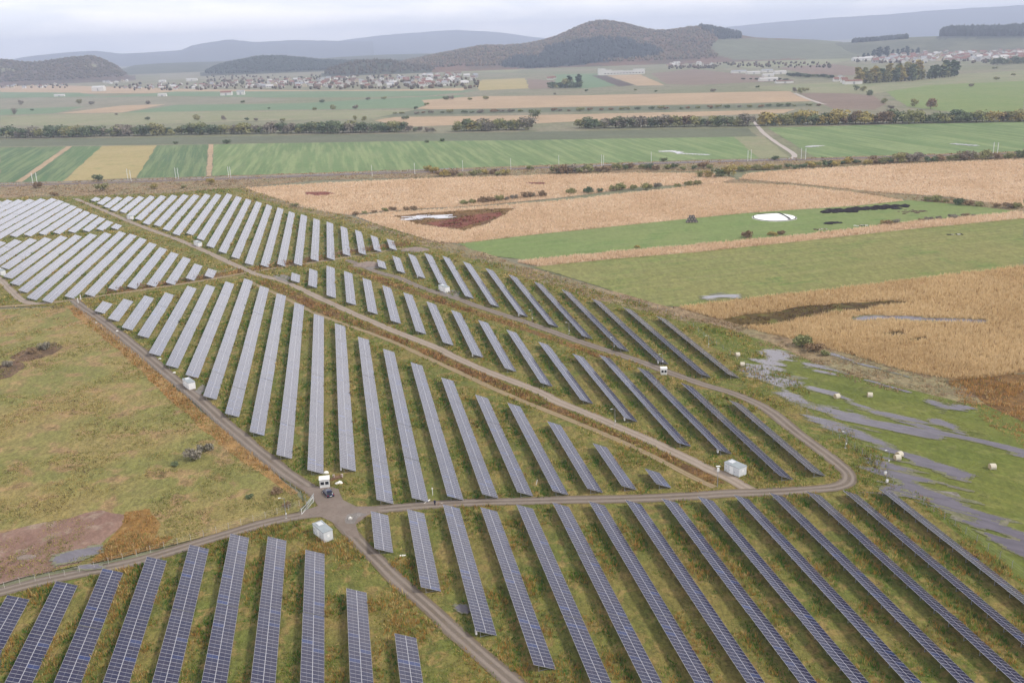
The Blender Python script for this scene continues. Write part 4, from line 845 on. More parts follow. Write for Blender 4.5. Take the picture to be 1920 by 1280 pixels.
for px, lb in (((1660, 891), 'white marker box standing in the lowest water band'), ((1663, 906), 'white marker post at the tip of the rough grass')):
    p = at(*px); r = empty('marker_post', (p[0], p[1], 0), .3, lb, 'marker post'); q = MB(); q.box((0, 0, .5), (.5, .4, 1.0), M_white, bev=.05); q.build('box', r); q = MB(); q.tube((0, 0, 1), (0, 0, 1.6), .04, M_steel); q.build('pole', r)

# ---- fences
def fence(px, label, step, h=1.9, top=None, name='fence', wires=4, rpost=.05):
    P = smooth(ats(px), 6); s = np.concatenate([[0], np.cumsum(np.hypot(*np.diff(P, axis=0).T))]); n = min(int(s[-1]/step), 99)
    Q = np.stack([np.interp(np.linspace(0, s[-1], n+1), s, P[:, k]) for k in (0, 1)], 1)
    r = empty(name, (Q[0][0], Q[0][1], 0), 0, label, 'fence')
    q = MB(); q.tube((0, 0, 0), (0, 0, h), rpost, top or M_steel, seg=5); q.tube((0, 0, h), (.0, -.28, h+.32), rpost*.8, top or M_steel, seg=5); me = q.mesh('post')
    for a in Q[:99]:
        o = bpy.data.objects.new('post', me); COL.objects.link(o); o.parent = r; o.location = (a[0]-Q[0][0], a[1]-Q[0][1], 0); o.rotation_euler = (0, 0, random.uniform(-.1, .1))
    q = MB()
    for a, b in zip(Q[:-1], Q[1:]):
        for k in range(wires):
            z = h*(.12+.85*k/(wires-1)); q.tube((a[0]-Q[0][0], a[1]-Q[0][1], z), (b[0]-Q[0][0], b[1]-Q[0][1], z), .009, M_steel, seg=3)
    q.build('wire', r); return r
fence([(-20, 1114), (50, 1094), (130, 1080), (250, 1046), (350, 1018), (450, 987), (520, 966), (562, 951)], 'fence of white topped concrete posts along the front road', 2.6, 1.7, plain('whitewashed_post', (.42, .40, .37, 1), .8), rpost=.04)
fence([(131, 567), (160, 594), (230, 650), (300, 703), (370, 764), (430, 818), (500, 880), (548, 918), (574, 943)], 'wire fence between the meadow and the left gravel road', 3.0, 1.9, wires=6)
fence([(460, 366), (600, 400), (740, 440), (860, 478), (980, 512), (1130, 552), (1260, 592), (1330, 640), (1420, 705), (1480, 755)], 'thin perimeter fence along the right edge of the solar park', 5.2, 1.9)
fence([(1480, 755), (1560, 815), (1640, 872), (1662, 900), (1680, 916), (1770, 975), (1920, 1085)], 'thin perimeter fence beside the flooded meadow', 3.2, 1.9)
fence([(145, 560), (260, 540), (400, 516), (520, 493), (640, 476), (740, 458)], 'thin fence along the dark ditch between the blocks', 5.0, 1.8)
# gate at the left of the crossroads
a, b = at(566, 966), at(588, 942); d = b-a; ln = np.hypot(*d); r = empty('gate', (a[0], a[1], 0), math.atan2(d[1], d[0]), 'open pale tube gate left of the crossroads', 'gate')
q = MB(); q.tube((0, 0, 1.45), (ln, 0, 1.45), .032, M_louvre); q.tube((0, 0, .3), (ln, 0, .3), .032, M_louvre); q.tube((0, 0, .3), (ln, 0, 1.45), .032, M_louvre); q.build('gate_leaf', r)
for x in (0, ln): q = MB(); q.tube((x, 0, 0), (x, 0, 1.8), .06, M_louvre); q.build('post', r)
a, b = at(576, 957), at(590, 938); d = b-a; ln = np.hypot(*d); r = empty('gate', (a[0], a[1], 0), math.atan2(d[1], d[0]), 'grey mesh gate leaf swung back beside the fence', 'gate')
M_mesh = plain('grey_mesh_panel', (.34, .38, .40, 1), .6, .3)
q = MB(); [q.box((ln*(k+.5)/14, 0, 1.0), (.05, .03, 1.7), M_mesh) for k in range(14)]; q.box((ln/2, 0, .2), (ln, .05, .08), M_mesh); q.box((ln/2, 0, 1.85), (ln, .05, .08), M_mesh); q.build('gate_leaf', r)
q = MB(); q.tube((0, 0, 0), (0, 0, 2.2), .08, M_steel); q.build('post', r)
for k, (px, lb) in enumerate((((147, 569), 'left post of the upper field gateway'), ((152, 563), 'right post of the upper field gateway'))):
    p = at(*px); q = MB(); q.box((p[0], p[1], 1.2), (.25, .25, 2.4), M_louvre); tag(q.build('gate_post'), lb, 'gate post')

# ---- clutter beside the booth and on the road
def thing1(name, px, build, label, cat, rz=0, group=None):
    p = at(*px); q = MB(); build(q); o = q.build(name); o.location = (p[0], p[1], 0); o.rotation_euler = (0, 0, rz); tag(o, label, cat, group); return o
M_tarp = plain('white_sheet', (.68, .67, .64, 1), .6, var=.08); M_rust = plain('rusty_metal', (.22, .09, .05, 1), .8, var=.3)
def pallet(q):
    for k in range(7): q.box((0, -.5+k/6, .13), (1.2, .1, .025), M_wood)
    for x in (-.5, 0, .5): q.box((x, 0, .06), (.1, 1.0, .1), M_wood)
thing1('wooden_pallet', (593, 912), pallet, 'wooden pallet lying left of the guard booth', 'pallet', .4)
thing1('white_sack', (612, 888.5), lambda q: q.ico((0, 0, .4), .55, M_tarp, 2, (1.2, .9, .8), .08), 'white sack on the grass behind the guard booth', 'sack')
thing1('white_tarpaulin', (636.5, 907), lambda q: q.ico((0, 0, .15), .9, M_tarp, 2, (1.1, .7, .6), .25), 'crumpled white tarpaulin right of the guard booth', 'tarpaulin', .3)
def planks(q):
    for k in range(9): q.box((random.uniform(-.4, .4), -.6+k*.15, .15+random.random()*.35), (2.4, .12, .05), M_wood if k % 3 else M_rust, rz=random.uniform(-.5, .5), ry=random.uniform(-.2, .2))
thing1('plank_pile', (628, 899), planks, 'heap of old planks behind the guard booth', 'plank pile', .5)
def frame(q):
    for x in (-1, 1): q.box((x, 0, .6), (.08, .9, 1.2), M_rust); q.box((x*.98, 0, .8), (.5, .06, .9), M_tarp)
    q.box((0, .4, 1.1), (2, .06, .08), M_rust); q.box((0, -.4, 1.1), (2, .06, .08), M_rust); q.box((0, 0, .45), (1.7, .8, .35), M_wood)
thing1('rusty_rack', (634, 897.5), frame, 'rusty rack with white boards behind the guard booth', 'rack', .1)
thing1('concrete_block', (657, 975), lambda q: (q.box((0, 0, .3), (.9, .7, .6), M_conc, bev=.06), q.ico((0, 0, .68), .28, M_tarp, 1)), 'pale concrete block on the gravel apron', 'concrete block')
thing1('white_pipe', (800.5, 942), lambda q: q.tube((-1.0, 0, .16), (1.0, 0, .3), .16, M_tarp), 'white pipe lying at the end of a panel row', 'pipe', .9)
thing1('debris_heap', (828, 947.5), lambda q: [q.box((random.uniform(-.9, .9), random.uniform(-.5, .5), .2), (.5, .12, .3), random.choice((M_wood, M_tarp, M_rust)), rz=random.uniform(0, 3), ry=.3) for _ in range(9)], 'small heap of broken boards beside the standing person', 'debris')
thing1('signal_post', (811.5, 930), lambda q: (q.tube((0, 0, 0), (0, 0, 2.2), .06, M_louvre), q.box((0, 0, 2.0), (.3, .1, .4), M_tarp)), 'short grey post behind the standing person', 'post')
thing1('white_sheet', (755, 1042.5), lambda q: q.ico((0, 0, .1), .8, M_tarp, 2, (1.1, .6, .25), .15), 'pale sheet in the grass right of the shortest front row', 'sheet')
thing1('white_stake', (1005, 910), lambda q: q.tube((0, 0, 0), (.35, 0, 1.5), .07, M_tarp), 'leaning white stake between two rows of the middle block', 'stake')
for i, (u, v) in enumerate(((181, 606), (220, 622), (300, 674), (327, 700))):
    thing1('white_stone', (u, v), lambda q: q.ico((0, 0, .25), .45, M_tarp, 2, (1.2, .9, .7), .15), '%s white stone down the left gravel road' % nth(i+1), 'stone', 0, 'white stones along the left road')
for u, v, lb in ((778, 470, 'brown gravel heap at the tip of the top block'), (690, 498, 'flat gravel heap above the diagonal track'), (50, 1046, 'pale rubble heap on the bare earth')):
    p = at(u, v); bm = bmesh.new(); bmesh.ops.create_grid(bm, x_segments=28, y_segments=20, size=1)
    for w_ in bm.verts:
        x, y = w_.co.x, w_.co.y; e = max(0, 1-x*x-y*y); w_.co = Vector((x*7.5, y*4.5, e**.8*1.5*(.7+.6*float(vnoise(x*3+u, y*3, 1, 2)))+.16-.3*(e == 0)))
    me = bpy.data.meshes.new('gravel_heap'); bm.to_mesh(me); bm.free(); o = link('gravel_heap', me, M_heap); o.location = (p[0], p[1], 0); tag(o, lb, 'gravel heap')
    if u == 50: o.scale = (.35, .3, .3)

# ---- bales on the wet meadow
M_straw2 = plain('pressed_straw', (.36, .29, .19, 1), .95, .05, var=.25, scale=6); M_net = plain('bale_net', (.50, .46, .38, 1), .8, .1, var=.15)
bb = MB(); bb.tube((-.65, 0, .76), (.65, 0, .76), .76, M_net, seg=24); BALE = bb.mesh('straw')
be = MB()
for x in (-.66, .66):
    for rr in (.72, .5, .28): be.tube((x-.012*(1 if x < 0 else -1)*0, 0, .76), (x+(.02+.02*(.72-rr))*(1 if x > 0 else -1), 0, .76), rr, M_straw2, seg=20)
BEND = be.mesh('spiral_end')
def bale(px, rz, label, z=0):
    p = at(*px); r = empty('hay_bale', (p[0], p[1], z), rz, label, 'hay bale', 'round hay bales on the meadow')
    for nm_, me in (('straw', BALE), ('spiral_end', BEND)):
        o = bpy.data.objects.new(nm_, me); COL.objects.link(o); o.parent = r
for px, rz, lb in (((1382.5, 669), .2, 'upper one of the two round bales near the outer row'), ((1391.8, 687.5), -.1, 'lower one of the two round bales near the outer row'), ((1569, 747.5), .3, 'round bale beside the thin upper water band'),
                   ((1630.8, 745), -.2, 'lone round bale right of the thin upper water band'), ((1682, 863), .1, 'front bale of the pair touching on the lower bank'), ((1685.8, 857), .5, 'rear bale of the pair touching on the lower bank'), ((1860, 880), 0, 'round bale nearest the right frame edge')):
    bale(px, rz, lb)

# ---- the mown strip: bale stack, silage clamp, dung heaps
p = at(1297, 418); M_bw = plain('black_wrap', (.03, .03, .035, 1), .5, .4); M_ww = plain('brown_wrap', (.26, .22, .2, 1), .7)
bw = MB(); bw.tube((0, -.75, .8), (0, .75, .8), .8, M_bw, seg=16); bw.tube((0, -.77, .8), (0, .77, .8), .55, M_ww, seg=12); WB = bw.mesh('wrapped_bale')
k_ = 0
for lv, (n, z) in enumerate(((4, 0), (3, 1.38), (2, 2.75))):
    for i in range(n):
        k_ += 1; o = bpy.data.objects.new('wrapped_bale', WB); COL.objects.link(o); o.location = (p[0]+(i-(n-1)/2)*1.62, p[1], z); o.rotation_euler = (0, 0, 0)
        tag(o, 'dark wrapped bale, %s from the left in the %s layer of the stack' % (nth(i+1), ('bottom', 'middle', 'top')[lv]), 'wrapped bale', 'stack of wrapped bales on the mown strip')
c = at(1452, 408.5); rx = np.hypot(*(at(1495, 406)-at(1409, 409)))/2; ry = np.hypot(*(at(1450, 401)-at(1450, 416)))/2
r = empty('silage_clamp', (c[0], c[1], 0), rad(4), 'low silage clamp under a white sheet with a dark rim', 'silage clamp')
def dome(a0, a1, h0, mat, name):
    bm = bmesh.new(); n = 48; rings = []
    for j in range(6):
        t = a0+(a1-a0)*j/5; rings.append([bm.verts.new((rx*t*math.cos(2*math.pi*i/n)*(1 if abs(math.cos(2*math.pi*i/n)) < .8 else .97), ry*t*math.sin(2*math.pi*i/n), .08+h0*(1-t**4)+.06*random.random())) for i in range(n)])
    for a, b in zip(rings[:-1], rings[1:]):
        for i in range(n): bm.faces.new((a[i], a[(i+1) % n], b[(i+1) % n], b[i]))
    if a0 < .05: bm.faces.new(rings[0][::-1])
    bmesh.ops.recalc_face_normals(bm, faces=bm.faces); me = bpy.data.meshes.new(name); bm.to_mesh(me); bm.free(); return link(name, me, mat, r)
M_sheet = plain('clamp_sheet', (.80, .80, .79, 1), .4, .3, var=.04)
dome(.02, .9, 1.1, M_sheet, 'sheet'); dome(.9, .96, 1.0, M_black, 'tyre_rim'); dome(.96, 1.02, 1.0, M_sheet, 'sheet_edge')
q = MB()
for i in range(18): t = -1+2*i/17; q.box((rx*.42+t*rx*.02, ry*.78*t, 1.17*(1-(.78*t)**4*.6)+.1), (.9, ry*.1, .22), M_black, rz=random.uniform(-.2, .2))
for i in range(22): t = i/21; q.box((-rx*.5+rx*.75*t, ry*.62+ry*.1*t, 1.02), (rx*.045, .8, .22), M_black, rz=random.uniform(-.2, .2))
q.build('tyre_band', r)
M_dung = plain('dark_dung', (.022, .018, .022, 1), .95, .05, var=.5, scale=.6); M_dung2 = plain('brown_dung', (.09, .06, .05, 1), .95, .05, var=.4, scale=.6)
def heap(px0, px1, n, rr, mat, label, depth):
    a, b = at(*px0), at(*px1); q = MB(); c = (a+b)/2
    for i in range(n):
        t = random.random(); x = (a+(b-a)*t)-c; q.ico((x[0]+random.gauss(0, .8), x[1]+random.gauss(0, depth), random.uniform(-.2, .5)*rr*.5), rr*random.uniform(.6, 1.2), mat, 2, (1.6, 1.2, .55), .22)
    o = q.build('dung_heap'); o.location = (c[0], c[1], 0); tag(o, label, 'dung heap')
heap((1545, 399), (1695, 387), 130, 1.5, M_dung, 'long dark dung windrow on the mown strip', 2.6)
heap((1550, 420), (1572, 418), 16, 1.4, M_dung, 'short dark dung heap below the long windrow', .8)
heap((1690, 399), (1735, 396), 26, .8, M_dung2, 'flat brown dung heap right of the long windrow', 2.4)
for i, (u, v, lb) in enumerate(((1537, 431, 'grey scrap heap at the edge of the narrow reed strip'), (1615, 424, 'small scrap heap right of the dung heap'), (1790, 441, 'dark scrap in the pasture under the reed strip'))):
    thing1('scrap_heap', (u, v), lambda q: [q.box((random.uniform(-3.5, 3.5), random.uniform(-.8, .8), .3), (random.uniform(.5, 1.6), .5, .5), random.choice((M_conc, M_tarp, M_black, M_wood)), rz=random.uniform(0, 3)) for _ in range(14)], lb, 'scrap heap', .1)

# ---- railway masts
cat = MB(); cat.box((0, 0, 4.5), (.28, .28, 9), M_louvre); CP = cat.mesh('pole'); ca = MB(); ca.tube((0, 0, 7.6), (2.6, 0, 7.9), .05, M_steel, seg=5); ca.tube((0, 0, 6.2), (2.6, 0, 7.8), .04, M_steel, seg=5); CA = ca.mesh('bracket')
masts = [(62, 345), (70, 344), (240, 337), (246, 340), (330, 335), (335, 335.5), (429, 333), (433, 333.5), (698, 331), (778, 327), (868, 322), (958, 318), (1048, 312), (1128, 311), (1132, 312), (1221, 306), (1402, 303), (1408, 302), (1502, 299), (1510, 300), (1862, 288), (1870, 289)]
for i, px in enumerate(masts):
    p = at(*px); r = empty('railway_mast', (p[0], p[1], 0), rad(90), '%s pale railway mast from the left along the line' % nth(i+1), 'mast', 'catenary masts along the railway')
    for nm_, me in (('pole', CP), ('bracket', CA)):
        o = bpy.data.objects.new(nm_, me); COL.objects.link(o); o.parent = r

# ================================================================== TREES AND BUSHES
def leaf_mat(name, a, b):
    k = NT(name); oi = k.n.new('ShaderNodeObjectInfo'); o = k.coord(); n = k.noise(o, .9, 3)
    col = k.mix(oi.outputs['Random'], a, b); vv = k.n.new('ShaderNodeVectorMath'); vv.operation = 'SCALE'; k.l.new(col, vv.inputs[0]); k.l.new(k.math('MULTIPLY_ADD', n, 1.5, .65), vv.inputs['Scale']); k.base(vv.outputs[0]); return k.m
LEAF = {'dark': leaf_mat('foliage_dark', C(96, 112, 86), C(112, 122, 88)), 'olive': leaf_mat('foliage_olive', C(134, 138, 92), C(150, 146, 100)), 'yellow': leaf_mat('foliage_yellow', C(160, 148, 88), C(170, 152, 92)),
        'brown': leaf_mat('foliage_brown', C(146, 122, 94), C(134, 116, 94)), 'grey': leaf_mat('foliage_grey', C(146, 136, 124), C(132, 128, 114)), 'fir': leaf_mat('foliage_fir', C(60, 76, 62), C(70, 84, 66))}
BARK = plain('bark', (.10, .08, .065, 1), .95, .1, var=.3)
def crown_mesh(kind, seed, n=520):
    """unit tree, one metre tall: leaf clumps spread over several lobes"""
    rg = np.random.default_rng(seed); V = []; F = []
    if kind == 'round': lobes = [((rg.uniform(-.3, .3), rg.uniform(-.3, .3), rg.uniform(.22, .8)), rg.uniform(.18, .30)) for _ in range(12)]
    elif kind == 'bush': lobes = [((rg.uniform(-.55, .55), rg.uniform(-.4, .4), rg.uniform(.3, .62)), rg.uniform(.22, .38)) for _ in range(9)]
    else: lobes = [((rg.normal(0, .045), rg.normal(0, .045), z), .13*(1.05-.55*abs(z-.45)*1.6)) for z in np.linspace(.16, .93, 10)]
    for i in range(n):
        c, r = lobes[rg.integers(len(lobes))]; d = rg.normal(size=3); d /= np.linalg.norm(d); p = np.array(c)+d*r*rg.uniform(.55, 1.08)*np.array([1, 1, .85])
        if p[2] < .04: p[2] = .04+rg.random()*.1
        nn = d+rg.normal(size=3)*.7; nn /= np.linalg.norm(nn); t = np.cross(nn, [.3, .2, .9]); t /= np.linalg.norm(t); b = np.cross(nn, t); s = rg.uniform(.035, .075)*(1.5 if kind == 'bush' else 1.0)
        k = len(V); V += [p+t*s, p+b*s*.9, p-t*s*rg.uniform(.7, 1.1), p-b*s]; F.append((k, k+1, k+2, k+3))
    me = bpy.data.meshes.new('crown'); me.from_pydata([tuple(v) for v in V], [], F); me.update(); return me
def trunk_mesh(kind):
    q = MB(); q.tube((0, 0, 0), (.01, .01, .5), .02, BARK, .01, seg=6)
    for k in range(3): a = k*1.6+.4; q.tube((0, 0, .22+.06*k), (.17*math.cos(a), .17*math.sin(a), .5+.06*k), .012, BARK, .005, seg=5)
    return q.mesh('trunk')
TR = {k: trunk_mesh(k) for k in ('round', 'bush', 'tall')}
CM = {}
for kind in ('round', 'bush', 'tall'):
    for v in range(5):
        for lf in LEAF:
            me = crown_mesh(kind, 100+v*7+len(kind)) if v not in [q[1] for q in CM if q[0] == kind] else CM[(kind, v, 'dark')].copy()
            me.materials.clear(); me.materials.append(LEAF[lf]); CM[(kind, v, lf)] = me
def tree(px, hm, kind, lf, label, group=None, wide=1.0, z=0):
    p = at(*px, z); name = 'bush' if kind == 'bush' else 'poplar_tree' if kind == 'tall' else 'tree'
    r = empty(name, (p[0], p[1], z), random.uniform(0, 6.28), label, 'bush' if kind == 'bush' else 'tree', group); r.scale = (hm*wide*random.uniform(.9, 1.1), hm*wide*random.uniform(.9, 1.1), hm)
    for nm_, me in (('trunk', TR[kind]), ('crown', CM[(kind, random.randrange(5), lf)])):
        o = bpy.data.objects.new(nm_, me); COL.objects.link(o); o.parent = r
    return r
def hpx(u, v, px): # metres for a height in photo pixels at ground pixel (u, v)
    p = at(u, v); d = (np.array([p[0], p[1], 0])-np.array([0, 0, CAMZ]))@FW; return px*d/FPX/.97
def belt(line, n, hp, mix, where, kind='round', wide=1.45, jv=2.0, group=None, start=1):
    line = np.array(line, float); s = np.linspace(0, 1, n)
    L_ = np.concatenate([[0], np.cumsum(np.hypot(*np.diff(line, axis=0).T))]); L_ /= L_[-1]
    for i, t in enumerate(s):
        u = np.interp(t, L_, line[:, 0])+random.uniform(-.35, .35)*(line[-1, 0]-line[0, 0])/n; v = np.interp(t, L_, line[:, 1])+random.uniform(-jv, jv)*.5
        hh = hpx(u, v, hp*random.uniform(.55, 1.1)); lf = random.choice(mix)
        nm_ = {'dark': 'dark green', 'olive': 'olive', 'yellow': 'yellowing', 'brown': 'russet', 'grey': 'grey leafless', 'fir': 'blackish green'}[lf]
        tree((u, v), hh, kind, lf, '%s %s, %s from the left %s' % (nm_, 'bush' if kind == 'bush' else 'poplar' if kind == 'tall' else 'tree', nth(i+start), where), group, wide)
belt([(2, 259), (330, 253), (500, 250), (645, 249), (752, 247)], 78, 21, ['dark', 'dark', 'olive', 'grey', 'olive', 'dark'], 'in the long left tree belt', group='trees of the long left belt')
belt([(765, 247), (812, 247)], 5, 13, ['dark', 'grey'], 'after the gap in the belt', group='trees after the belt gap')
belt([(855, 246), (900, 245), (992, 243)], 16, 23, ['dark', 'olive', 'olive', 'yellow', 'grey'], 'in the clump below the straw field', group='trees of the middle clump')
belt([(1085, 241), (1110, 240), (1240, 238), (1330, 237), (1405, 236)], 30, 21, ['dark', 'olive', 'grey', 'dark', 'brown'], 'in the belt left of the farm road', group='trees of the belt left of the farm road')
belt([(1426, 235), (1560, 233), (1700, 231), (1930, 227)], 52, 25, ['dark', 'olive', 'olive', 'yellow', 'brown', 'dark'], 'in the belt right of the farm road', group='trees of the belt right of the farm road')
belt([(1005, 222), (1008, 222)], 1, 16, ['dark'], 'standing alone in the straw field')
belt([(740, 214), (900, 212), (1100, 208), (1300, 204), (1530, 199)], 44, 7, ['dark', 'grey', 'olive', 'brown'], 'in the low scrub between straw fields', 'bush', 1.5, group='bushes between the straw fields')
belt([(1612, 157), (1650, 155), (1700, 152), (1728, 150)], 20, 30, ['olive', 'dark', 'olive', 'yellow'], 'in the front of the poplar wood', 'tall', 1.7, 1.5, 'poplars of the left wood')
belt([(1620, 152), (1660, 150), (1722, 146)], 14, 28, ['yellow', 'olive'], 'at the back of the poplar wood', 'tall', 1.7, 1.5, 'poplars behind the left wood')
belt([(1742, 148), (1788, 144)], 9, 30, ['dark', 'olive'], 'in the right part of the poplar wood', 'tall', 1.8, 1.5, 'poplars of the right wood')
belt([(1036, 166), (1060, 165), (1088, 164)], 8, 15, ['fir', 'dark', 'olive'], 'in the clump by the red farm roof', group='trees of the farm clump')
belt([(1068, 164), (1084, 164)], 2, 27, ['fir', 'dark'], 'rising above the farm clump', 'tall', 1.5)
belt([(1618, 113), (1632, 111), (1712, 104), (1720, 104)], 12, 18, ['fir'], 'in the dark firs by the right town', 'tall', 1.6, group='firs by the right town')
belt([(1395, 150), (1475, 152)], 8, 5, ['fir'], 'in the hedge below the farm sheds', 'bush', 1.6)
belt([(1478, 143), (1560, 147)], 12, 8, ['fir', 'dark'], 'in the hedge right of the farm sheds', 'bush', 1.4, group='hedge bushes by the farm')
belt([(1862, 122), (1925, 119)], 9, 14, ['olive', 'dark'], 'in the wood at the right frame edge', group='trees at the right frame edge')
belt([(800, 322), (830, 330), (900, 329), (950, 328)], 12, 13, ['olive', 'yellow', 'brown'], 'along the railway in the middle', 'bush', 1.1, 5, 'bushes along the middle railway')
belt([(1040, 324), (1060, 325), (1100, 322)], 6, 17, ['brown', 'olive', 'grey'], 'in the clump by the railway', 'bush', 1.1, group='bush clump by the railway')
belt([(1120, 324), (1180, 318), (1240, 318), (1330, 316)], 14, 13, ['brown', 'olive', 'dark', 'yellow'], 'along the railway right of the middle', 'bush', 1.1, 5, 'bushes along the right railway')
belt([(1312, 333), (1340, 332), (1366, 332)], 4, 22, ['yellow', 'dark', 'olive'], 'in the group at the corner of the reeds')
belt([(1385, 321), (1460, 317), (1560, 311), (1640, 306)], 18, 13, ['brown', 'olive', 'yellow', 'dark'], 'along the railway above the right reeds', 'bush', 1.2, 4, 'bushes above the right reeds')
belt([(1640, 307), (1700, 304), (1800, 301), (1925, 295)], 22, 18, ['dark', 'olive', 'grey', 'brown'], 'in the hedge above the right reeds', group='trees above the right reeds')
belt([(664, 404), (700, 399), (740, 396), (775, 394)], 7, 9, ['olive', 'brown'], 'at the left end of the reed hedge', 'bush', 1.2, group='bushes at the left of the reed hedge')
belt([(868, 384), (900, 381), (945, 377), (985, 372), (1018, 369)], 10, 13, ['olive', 'grey', 'brown'], 'in the middle of the reed hedge', 'bush', 1.0, group='bushes in the middle of the reed hedge')
belt([(1075, 363), (1130, 360), (1160, 357), (1215, 355), (1255, 352), (1290, 349), (1310, 347)], 11, 15, ['olive', 'dark', 'grey'], 'at the right end of the reed hedge', 'bush', 1.0, group='bushes at the right of the reed hedge')
belt([(1735, 378), (1770, 378), (1800, 384), (1850, 388), (1905, 392)], 9, 14, ['olive', 'dark', 'brown'], 'along the brown strip at the right', 'bush', 1.1, group='bushes on the brown strip')
belt([(1730, 414), (1760, 412), (1800, 408), (1830, 406)], 7, 9, ['brown', 'grey'], 'above the narrow reed strip at the right', 'bush', 1.4, group='bushes above the narrow reed strip')
belt([(1655, 422), (1680, 420)], 4, 12, ['yellow', 'brown', 'grey'], 'beside the scrap on the mown strip', 'bush', 1.2)
for (u, v, h, lf, lb) in ((1403, 446, 16, 'brown', 'russet bush on the lower edge of the mown strip'), (1448, 442, 9, 'yellow', 'low yellow bush row end on the mown strip'), (1466, 440, 9, 'brown', 'low brown bush beside the yellow one on the mown strip'), (1505, 650, 26, 'olive', 'tall olive bush at the edge of the near reeds'), (1525, 660, 20, 'brown', 'brown bush right of the tall olive bush by the reeds'), (1545, 668, 14, 'olive', 'low olive bush at the tip of the wet ditch'),
                          (72, 353, 14, 'brown', 'brown bush beside the railway at the left'), (190, 358, 16, 'olive', 'olive bush above the far left block'), (290, 354, 11, 'yellow', 'yellow bush above the top block'), (184, 340, 14, 'dark', 'dark round bush at the corner of the yellow field'), (395, 345, 12, 'yellow', 'orange yellow bush beside the pale path'), (102, 368, 9, 'brown', 'low brown bush behind the far left block'), (345, 353, 7, 'olive', 'low green bush above the top block'),
                          (552, 388, 8, 'olive', 'small olive bush at the corner of the top block'), (1195, 465, 6, 'yellow', 'tiny yellow bush on the lower edge of the mown strip'), (85, 655, 16, 'grey', 'dark brown thicket in the left meadow'), (60, 662, 14, 'brown', 'brown thicket beside the dark one in the left meadow'), (15, 688, 14, 'grey', 'grey thicket at the left meadow edge'), (362, 862, 24, 'grey', 'tall grey bush in the lower part of the left meadow'), (328, 874, 12, 'dark', 'dark low bush left of the tall grey one'), (385, 848, 20, 'grey', 'upper grey bush in the lower part of the left meadow'),
                          (470, 935, 12, 'dark', 'dark green bush near the lamp post'), (540, 950, 12, 'brown', 'brown bush beside the lamp post'), (520, 925, 16, 'brown', 'rusty bush at the upper side of the lamp post'), (1455, 300, 9, 'dark', 'dark round bush beside the asphalt road'), (1245, 303, 8, 'dark', 'dark bush beside the asphalt bend'), (994, 318, 9, 'olive', 'upright olive bush at the railway'), (1090, 300, 1, 'olive', 'tiny shrub in the bright green crop'), (425, 270, 9, 'dark', 'dark bush at the top of the bright green crop'), (330, 270, 5, 'dark', 'low bush at the top of the striped crop'), (800, 268, 6, 'dark', 'low dark bush above the bright green crop'), (830, 266, 7, 'dark', 'round dark bush above the bright green crop')):
    tree((u, v), hpx(u, v, h), 'bush', lf, lb, None, 1.0 if h > 9 else 1.3)
far = [(27, 215, 12), (40, 197, 9), (148, 195, 10), (172, 197, 8), (278, 196, 8), (278, 225, 7), (370, 226, 12), (420, 226, 10), (462, 226, 6), (480, 227, 6), (530, 228, 7), (455, 193, 5), (605, 193, 7), (625, 206, 10), (590, 207, 6), (667, 205, 8), (690, 188, 6), (720, 187, 6), (780, 205, 6), (800, 198, 6), (835, 188, 8), (845, 187, 8), (880, 188, 6), (910, 187, 8), (665, 226, 9), (683, 228, 11), (760, 224, 8), (1337, 173, 7), (1490, 173, 10), (1500, 176, 12), (1510, 172, 8), (1618, 172, 12), (1630, 180, 12), (1605, 170, 10), (1657, 195, 12), (1715, 200, 14), (1745, 205, 22), (1670, 205, 8), (1820, 163, 7), (1867, 150, 7), (1900, 142, 5), (1865, 130, 6), (1420, 165, 5), (1230, 173, 4), (1190, 170, 4), (1100, 172, 5), (60, 208, 4), (218, 216, 4), (505, 205, 4), (1040, 178, 4)]
for i, (u, v, h) in enumerate(sorted(far)):
    tree((u, v), hpx(u, v, h), 'round' if h > 8 else 'bush', random.choice(['dark', 'dark', 'olive', 'grey']) if h < 20 else 'brown', 'lone small tree, %s from the left on the far plain' % nth(i+1), 'lone trees of the far plain', 1.1)

